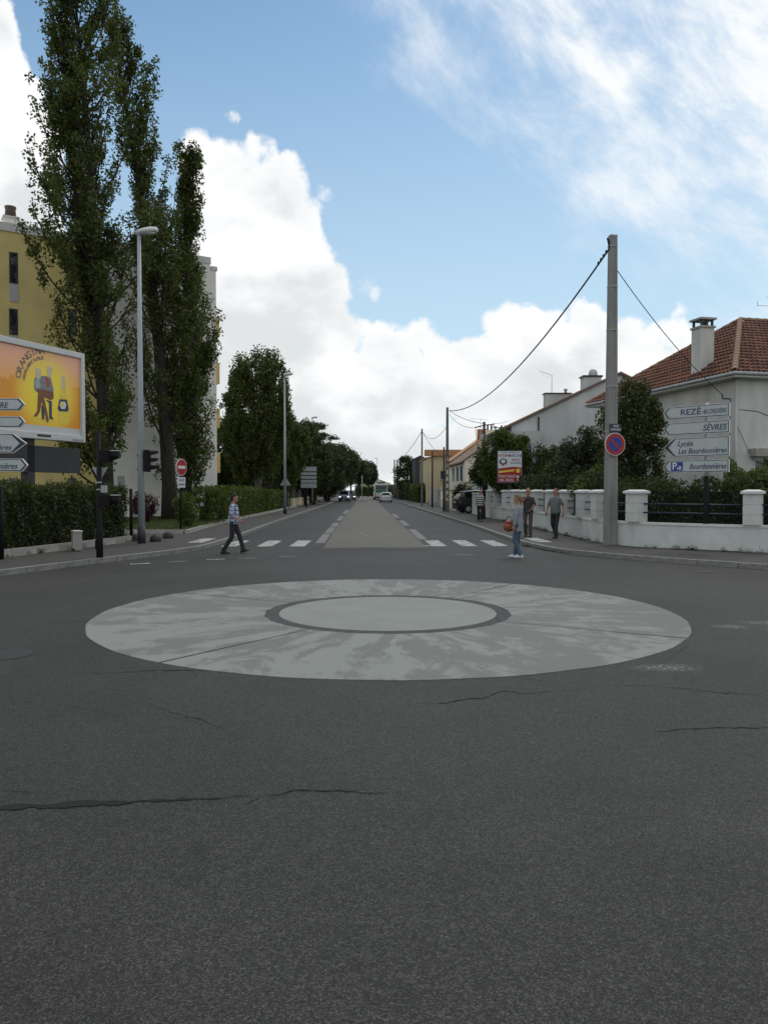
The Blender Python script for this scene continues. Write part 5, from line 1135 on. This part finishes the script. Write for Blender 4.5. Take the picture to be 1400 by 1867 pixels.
    up.loft([oval(L*.0, 0, hem, .14+belly*.5, .180*slim), oval(0, 0, 1.0, .137+belly, .182*slim), oval(.005, 0, 1.1, .13+belly, .172*slim)]); up.capsule((L-.01, 0, 1.42), (L-.012, 0, 1.465), .080, .066)
    for i, (el, wr, pd) in enumerate(arms):
        el, wr = V(el), V(wr); up.capsule(sh[i]+V((0, 0, -.005)), sh[i].lerp(el, min(1, sleeve)), .060, .054 if sleeve <= 1 else .05)
        if sleeve > 1: up.capsule(el, el.lerp(wr, min(.95, sleeve-1)), .05, .042)
    remesh(up, 'shirt', top, t, .011, 3)
    lo = MB(); lo.loft([oval(0, 0, .84, .105, .15*slim), oval(0, 0, .93, .133, .178*slim), oval(0, 0, 1.02, .122, .165*slim)])
    for i, (kn, an, tp) in enumerate(legs):
        kn, an = V(kn), V(an); lo.capsule(hips[i], kn, .097, .073); lo.capsule(kn, an+V((0, 0, .02)), .073, .066)
    remesh(lo, 'trousers', bottom, t, .012, 3)
    for i, (kn, an, tp) in enumerate(legs):
        an = V(an); f = V((math.cos(tp), 0, math.sin(tp))); u = V((-math.sin(tp), 0, math.cos(tp))); c = an+V((0, 0, -.045)); rings = []
        for x, w, zb_, zt_ in ((-.085, .028, -.04, .02), (-.06, .042, -.045, .05), (.0, .045, -.045, .06), (.08, .050, -.045, .035), (.15, .048, -.045, .012), (.195, .026, -.042, -.012)):
            rings.append([c+f*x+u*z+V((0, y*w, 0)) for y, z in ((-1, zb_), (1, zb_), (1.02, (zb_+zt_)/2), (.6, zt_), (-.6, zt_), (-1.02, (zb_+zt_)/2))])
        part(MB().loft(rings), 'shoe', shoe, t)
    hr = MB()
    if hairstyle == 'short': hr.ell(hd((-.026, 0, .030)), (.096, .088, .104), 16, 10, look_m); hr.ell(hd((.018, 0, .088)), (.066, .064, .038), 12, 8, look_m); hr.ell(hd((-.04, 0, -.03)), (.072, .078, .075), 12, 8, look_m)
    elif hairstyle == 'crop': hr.ell(hd((-.026, 0, .036)), (.092, .083, .096), 16, 10, look_m)
    else:
        hr.ell(hd((-.020, 0, .026)), (.102, .090, .108), 16, 10, look_m); hr.ell(hd((.03, 0, .085)), (.072, .07, .05), 12, 8, look_m); hr.ell(hd((-.075, 0, -.02)), (.06, .065, .07), 12, 8, look_m); hr.capsule(hd((-.10, 0, -.02)), hd((-.10, 0, -.14)), .045, .022)
    remesh(hr, 'hair', hair, t, .010, 2)
    for s in (-1, 1): part(MB().ell(hd((.090, s*.031, .008)), (.010, .013, .008), 8, 6, look_m), 'eye', 'eye', t)
    part(MB().ell(hd((.098, 0, -.058)), (.010, .026, .007), 8, 6, look_m), 'mouth', 'lip', t)
    if inner: part(MB().loft([oval(.0, 0, .97, .05, .05), oval(.06, 0, 1.2, .085, .10), oval(.045, 0, 1.42, .08, .09)]), 'inner_top', inner, t)
    return t
g1 = G(426, 1009)
person('dark haired man in blue checked shirt striding across the crossing', (g1.x, g1.y, 0), R(-4), 1.72,
       [((.17, .09, .50), (.27, .09, .115), .32), ((-.02, -.09, .50), (-.27, -.09, .095), 0)], [((-.10, .25, 1.16), (.02, .27, .93), (.3, 0, -.4)), ((-.02, -.245, 1.15), (.22, -.25, 1.00), (.5, 0, -.3))],
       0, .08, 'check_cloth', 'jeans_dark', 'hair_dark', 'shoe_black', .95, 'short', 'skin', .88, .02, 1.0, .02)
g2 = G(944, 1017)
wom = person('woman in long grey cardigan and jeans turning her head at the kerb', (g2.x, g2.y, 0), R(155), 1.70,
       [((.07, .085, .50), (-.08, .085, .095), 0), ((.03, -.085, .50), (.10, -.09, .095), 0)], [((.02, .235, 1.14), (.05, .25, .90), (0, 0, -1)), ((.06, -.225, 1.14), (.26, -.20, 1.02), (.6, 0, -.2))],
       R(22), -.05, 'cardigan', 'jeans_blue', 'hair_blond', 'shoe_white', 1.85, 'long', 'skin', .74, .01, .98, 0, 'top_cream')
g3 = G(962, 979, PZ)
person('man in brown shirt and cargo trousers with one arm across his chest', (g3.x, g3.y, PZ), R(-112), 1.78,
       [((.06, .10, .50), (.10, .10, .095), 0), ((.05, -.10, .50), (-.13, -.10, .105), 0)], [((.05, .26, 1.16), (.16, .12, .98), (.3, -.6, -.3)), ((.12, -.26, 1.22), (.19, -.06, 1.40), (.1, .5, .5))],
       R(6), 0, 'shirt_brown', 'trousers_brown', 'hair_short', 'shoe_black', .9, 'crop', 'skin_red', .89, .01)
g4 = G(1012, 981, PZ)
person('man in grey t-shirt and black trousers walking beside the white wall', (g4.x, g4.y, PZ), R(-132), 1.76,
       [((.14, .11, .50), (.20, .12, .10), .1), ((.03, -.10, .50), (-.22, -.10, .12), -.25)], [((-.06, .27, 1.15), (.04, .31, .92), (0, 0, -1)), ((.03, -.27, 1.15), (.13, -.29, .93), (0, 0, -1))],
       R(-10), .03, 'shirt_grey', 'trousers_black', 'hair_short', 'shoe_black', .85, 'crop', 'skin_red', .89, .03, 1.05)
g5 = G(875, 951, PZ)
person('man in black and white striped jumper approaching along the pavement', (g5.x, g5.y, PZ), R(-97), 1.70,
       [((.10, .09, .50), (.14, .09, .10), .1), ((.02, -.09, .50), (-.14, -.09, .105), 0)], [((-.05, .25, 1.15), (.06, .26, .94), (0, 0, -1)), ((.02, -.25, 1.15), (.14, -.25, .97), (0, 0, -1))],
       0, 0, 'stripe_cloth', 'trousers_black', 'hair_short', 'shoe_black', 1.85, 'crop', 'skin_red', .88, .02, 1.04)
mat('bag_orange', (.27, .085, .03), .5, .25, 14); mat('bag_trim', (.30, .02, .025), .5, .2)
mw = Matrix.Translation((g2.x, g2.y, 0)) @ Matrix.Rotation(R(155), 4, 'Z'); bc = mw @ Vector((.30, -.15, .84))
bg_ = thing('handbag', 'round orange handbag carried by the woman', 'bag', bc, R(155))
part(MB().ell((0, 0, 0), (.165, .10, .145), 18, 12), 'pouch', 'bag_orange', bg_); part(MB().lathe([(.10, .09), (.11, .11), (.09, .145), (.06, .14)], (0, 0, 0), 16), 'rim', 'bag_trim', bg_)
part(MB().tube(bez(Vector((.09, .0, .14)), Vector((.05, -.02, .36)), Vector((-.08, -.03, .22))), .012, 6).tube(bez(Vector((-.08, -.03, .14)), Vector((-.30, .0, .45)), Vector((-.36, .05, .60))), .012, 6), 'strap', 'bag_strap', bg_)

# ------------------------------------------------------------------ vehicles
for nm, c, r in (('paint_blue', (.17, .21, .30), .3), ('paint_white', (.62, .64, .65), .35), ('paint_dark', (.018, .019, .022), .25), ('paint_grey', (.10, .11, .12), .3), ('plastic_black', (.02, .02, .02), .6), ('tyre', (.014, .014, .014), .9), ('rim_metal', (.35, .36, .37), .4), ('tail_red', (.30, .012, .012), .3), ('lamp_clear', (.6, .6, .58), .2), ('plate_white', (.6, .6, .56), .5), ('bus_white', (.60, .62, .61), .4), ('bus_green', (.05, .20, .08), .4), ('chrome', (.6, .6, .6), .2)): mat(nm, c, r, .05, 2)
mat('headlamp_lit', (.9, .9, .9), .3, .02, emit=(1, .98, .92, 2))
def car(label, loc, rz, paint, L=4.3, W=1.75, H=1.5, st='hatch', lit=False, name='car'):
    t = thing(name, label, 'car', loc, rz); h = L/2; w = W/2; belt = H*.62; nose = H*.50
    S = {'hatch': [(h, .34, nose*.8, nose*.82, .86), (h-.10, .26, nose, nose*1.03, .95), (h-.95, .22, belt*.97, belt*1.0, 1), (h-1.05, .22, belt, belt*1.04, 1), (h-1.85, .22, belt, H*.97, 1), (h-2.4, .22, belt, H, 1), (-h+1.0, .22, belt*1.03, H*.985, 1), (-h+.55, .24, belt*1.05, H*.95, .99), (-h+.14, .28, belt*1.05, belt*1.10, .96), (-h, .38, belt*.9, belt*.92, .9)],
         'estate': [(h, .34, nose*.8, nose*.82, .86), (h-.10, .26, nose, nose*1.03, .95), (h-1.1, .22, belt*.97, belt*1.0, 1), (h-1.2, .22, belt, belt*1.04, 1), (h-2.0, .22, belt, H*.96, 1), (h-2.6, .22, belt, H, 1), (-h+1.2, .22, belt*1.03, H*.985, 1), (-h+.52, .24, belt*1.05, H*.93, .99), (-h+.12, .28, belt*1.05, belt*1.10, .96), (-h, .38, belt*.9, belt*.92, .9)],
         'van': [(h, .34, nose*.85, nose*.9, .86), (h-.10, .26, nose*1.05, nose*1.1, .95), (h-.60, .22, belt*.98, belt*1.0, 1), (h-.68, .22, belt, belt*1.05, 1), (h-1.6, .22, belt, H*.97, 1), (h-2.3, .22, belt, H, 1), (-h+.9, .22, belt, H*.985, 1), (-h+.40, .24, belt, H*.95, .99), (-h+.10, .28, belt, belt*1.10, .96), (-h, .38, belt*.9, belt*.92, .9)]}[st]
    rings = []
    for x, zb_, zl_, zt_, k in S:
        ww = w*k; rr = ww*(1-.26*max(0, min(1, (zt_-zl_)/(H-belt)))); zt2 = max(zt_, zl_+.02); half = [(ww*.80, zb_), (ww*.97, zb_+.10), (ww, (zb_+zl_)/2+.05), (ww*.965, zl_), (rr*.985, zl_+(zt2-zl_)*.88), (rr*.80, zt2)]
        rings.append([(x, y, z) for y, z in half]+[(x, -y, z) for y, z in half[::-1]])
    n = 12; body = MB(); glass = MB(); body.loft(rings)
    body.sm = [True]*len(body.sm)
    # wheel arches are dark discs inside; glass panels sit just proud of the shell
    def quad(i, a, b, sh=.012, inset=.07):
        p = [Vector(rings[i][a]), Vector(rings[i+1][a]), Vector(rings[i+1][b]), Vector(rings[i][b])]; c = sum(p, Vector())/4; nr = (p[2]-p[0]).cross(p[3]-p[1]).normalized()
        if nr.dot(c-Vector((0, 0, H*.5))) < 0: nr = -nr
        q_ = [c+(v-c)*(1-inset)+nr*sh for v in p]; glass.add(q_, [(0, 1, 2, 3), (3, 2, 1, 0)])
    for i in range(3, 7):
        for a, b in ((3, 4), (8, 7)): quad(i, a, b, .012, .10)
    part(body, 'body', paint, t); part(glass, 'side_windows', 'car_glass', t)
    glass = MB(); quad(3, 5, 6, .012, .02); quad(3, 4, 7, .010, .02); part(glass, 'windscreen', 'car_glass', t)
    glass = MB(); quad(7, 5, 6, .014, .05); quad(7, 4, 7, .012, .08); part(glass, 'rear_window', 'car_glass', t)
    for x in (h-.85, -h+.80):
        for s in (-1, 1):
            wh = part(MB().tube([(x, s*(w-.20), .31), (x, s*(w-.015), .31)], .31, 20), 'wheel', 'tyre', t); part(MB().tube([(x, s*(w-.02), .31), (x, s*(w+.004), .31)], [.20, .17], 14), 'rim', 'rim_metal', wh)
    for s in (-1, 1):
        part(MB().ell((h-.06, s*w*.70, nose*.90), (.08, .19, .085), 10, 6), 'headlight', 'headlamp_lit' if lit else 'lamp_clear', t); part(MB().ell((-h+.08, s*w*.80, belt*.95), (.07, .10, .17), 10, 6), 'tail_light', 'tail_red', t)
        part(MB().ell((h-1.25, s*(w+.09), belt+.06), (.07, .11, .07), 8, 6), 'mirror', paint, t)
    part(MB().bx(h-.12, h+.03, -w*.82, w*.82, .28, .46), 'front_bumper', 'plastic_black', t, None, .03); part(MB().bx(-h-.03, -h+.12, -w*.84, w*.84, .30, .50), 'rear_bumper', 'plastic_black' if paint != 'paint_white' else paint, t, None, .03)
    part(MB().bx(-h-.02, -h+.02, -.26, .26, belt*.70, belt*.70+.11), 'number_plate', 'plate_white', t); part(MB().bx(h, h+.035, -.26, .26, .38, .49), 'number_plate', 'plate_white', t); part(MB().bx(h-.08, h+.012, -w*.45, w*.45, nose*.62, nose*.78), 'grille', 'plastic_black', t)
    part(MB().bx(-h+.3, h-.3, -w*.78, w*.78, .16, .26), 'underbody', 'plastic_black', t); return t
def cpos(px, y): p = P(px, 900, y); return (p.x, p.y, 0)
car('blue grey people carrier coming towards us with headlights on', cpos(628, 122), R(-90), 'paint_blue', 4.4, 1.78, 1.68, 'van', True)
car('dark car following behind the people carrier with headlights on', cpos(640, 137), R(-90), 'paint_dark', 4.2, 1.72, 1.45, 'hatch', True)
car('white hatchback driving away behind the bus', cpos(703.5, 116), R(90), 'paint_white', 4.1, 1.74, 1.5, 'hatch')
car('dark estate car parked in the driveway behind the slatted wall', (9.05, 58.6, .125), R(8), 'paint_dark', 4.75, 1.82, 1.72, 'estate')
bu = thing('bus', 'white city bus with green rear panel ahead of the hatchback', 'bus', cpos(694.5, 142), 0)
part(MB().bx(-1.25, 1.25, 0, 11.5, .35, 2.95), 'body', 'bus_white', bu, None, .12); part(MB().bx(-.98, .98, -.03, -.003, 1.95, 2.65), 'rear_window', 'car_glass', bu, None, .02); part(MB().bx(-.98, .98, -.025, -.004, 1.35, 1.9), 'rear_panel', 'bus_green', bu); part(MB().bx(-.6, .75, 1, 3, 2.953, 3.25), 'roof_unit', 'plastic_black', bu); part(MB().bx(-1.24, 1.24, -.05, -.005, .36, .62), 'bumper', 'plastic_black', bu)
part(MB().bx(-1.262, -1.252, .6, 11, 1.35, 2.5), 'side_windows', 'car_glass', bu)
for s in (-1, 1): part(MB().bx(s*1.08-.09, s*1.08+.09, -.03, -.006, .85, 1.3), 'tail_light', 'tail_red', bu); part(MB().tube([(s*.95, 2.6, .48), (s*1.27, 2.6, .48)], .48, 18), 'wheel', 'tyre', bu); part(MB().tube([(s*.95, 9, .48), (s*1.27, 9, .48)], .48, 18), 'wheel', 'tyre', bu)
# scooter leaning by the wall behind the striped man
sc_ = thing('motor_scooter', 'red and silver scooter parked by the white pillars behind the striped man', 'scooter', (7.05, 47.4, PZ), R(-100))
part(MB().tube([(.62, -.05, .24), (.62, .05, .24)], .24, 16), 'wheel', 'tyre', sc_); part(MB().tube([(-.62, -.06, .24), (-.62, .06, .24)], .24, 16), 'wheel', 'tyre', sc_)
part(MB().loft([[(x, y*w_, z0_+(z1_-z0_)*k) for y, k in ((-1, 0), (1, 0), (1, .7), (.5, 1), (-.5, 1), (-1, .7))] for x, w_, z0_, z1_ in ((-.85, .10, .48, .72), (-.5, .17, .35, .78), (-.1, .16, .28, .72), (.05, .15, .22, .36), (.38, .15, .22, .36))]), 'body', 'tail_red', sc_)
part(MB().loft([[(x, y*w_, z_+k) for y, k in ((-1, -.04), (1, -.04), (1, .04), (-1, .04))] for x, w_, z_ in ((.42, .17, .28), (.50, .20, .55), (.42, .20, .90), (.36, .13, 1.0))]), 'leg_shield', 'tail_red', sc_)
part(MB().ell((.52, 0, .92), (.08, .11, .09), 12, 8), 'headlight', 'chrome', sc_); part(MB().tube([(.34, -.34, 1.04), (.38, 0, 1.0), (.34, .34, 1.04)], .02, 6), 'handlebar', 'plastic_black', sc_); part(MB().ell((.62, 0, .44), (.26, .08, .08), 12, 6), 'mudguard', 'chrome', sc_); part(MB().ell((-.32, 0, .80), (.38, .14, .06), 12, 6), 'seat', 'plastic_black', sc_)

# weeds and grit in the gutters and along the wall foot
def tufts(name, label, line, n, spread, ls, m, z, seed, h=.06):
    r_ = np.random.default_rng(seed); l = smooth(line, .1); L = np.array([(p.x, p.y) for p in l]); nc = max(4, n//40); cen = L[r_.integers(0, len(L), nc)]
    k = r_.integers(0, nc, n); p = cen[k]+r_.normal(0, spread, (n, 2)); o = leaves(name, np.column_stack([p, z+np.abs(r_.normal(0, h, n))]), ls, m, None, .3); tag(o, label, 'weeds', None, 'stuff')
tufts('weeds', 'small weeds along the foot of the white garden wall', [(7.62, 45), (7.60, 38), (7.55, 28), (7.62, 26), (8.12, 23.75), (9.2, 22.3), (10.75, 21.25), (13.5, 20.0)], 2600, .05, .05, 'dull_leaf', PZ, 91)
tufts('moss', 'moss and dead leaves in the right gutter', [(5.25, 25.5), (5.45, 24), (5.85, 22.5), (6.6, 21.1)], 900, .06, .045, 'dull_leaf', .0, 92, .03)
tufts('weeds', 'weeds along the pale edging under the left hedge', [(-9.15, 20.1), (-8.4, 23.2), (-7.68, 26.4)], 700, .04, .05, 'hedge_leaf', PZ, 93)
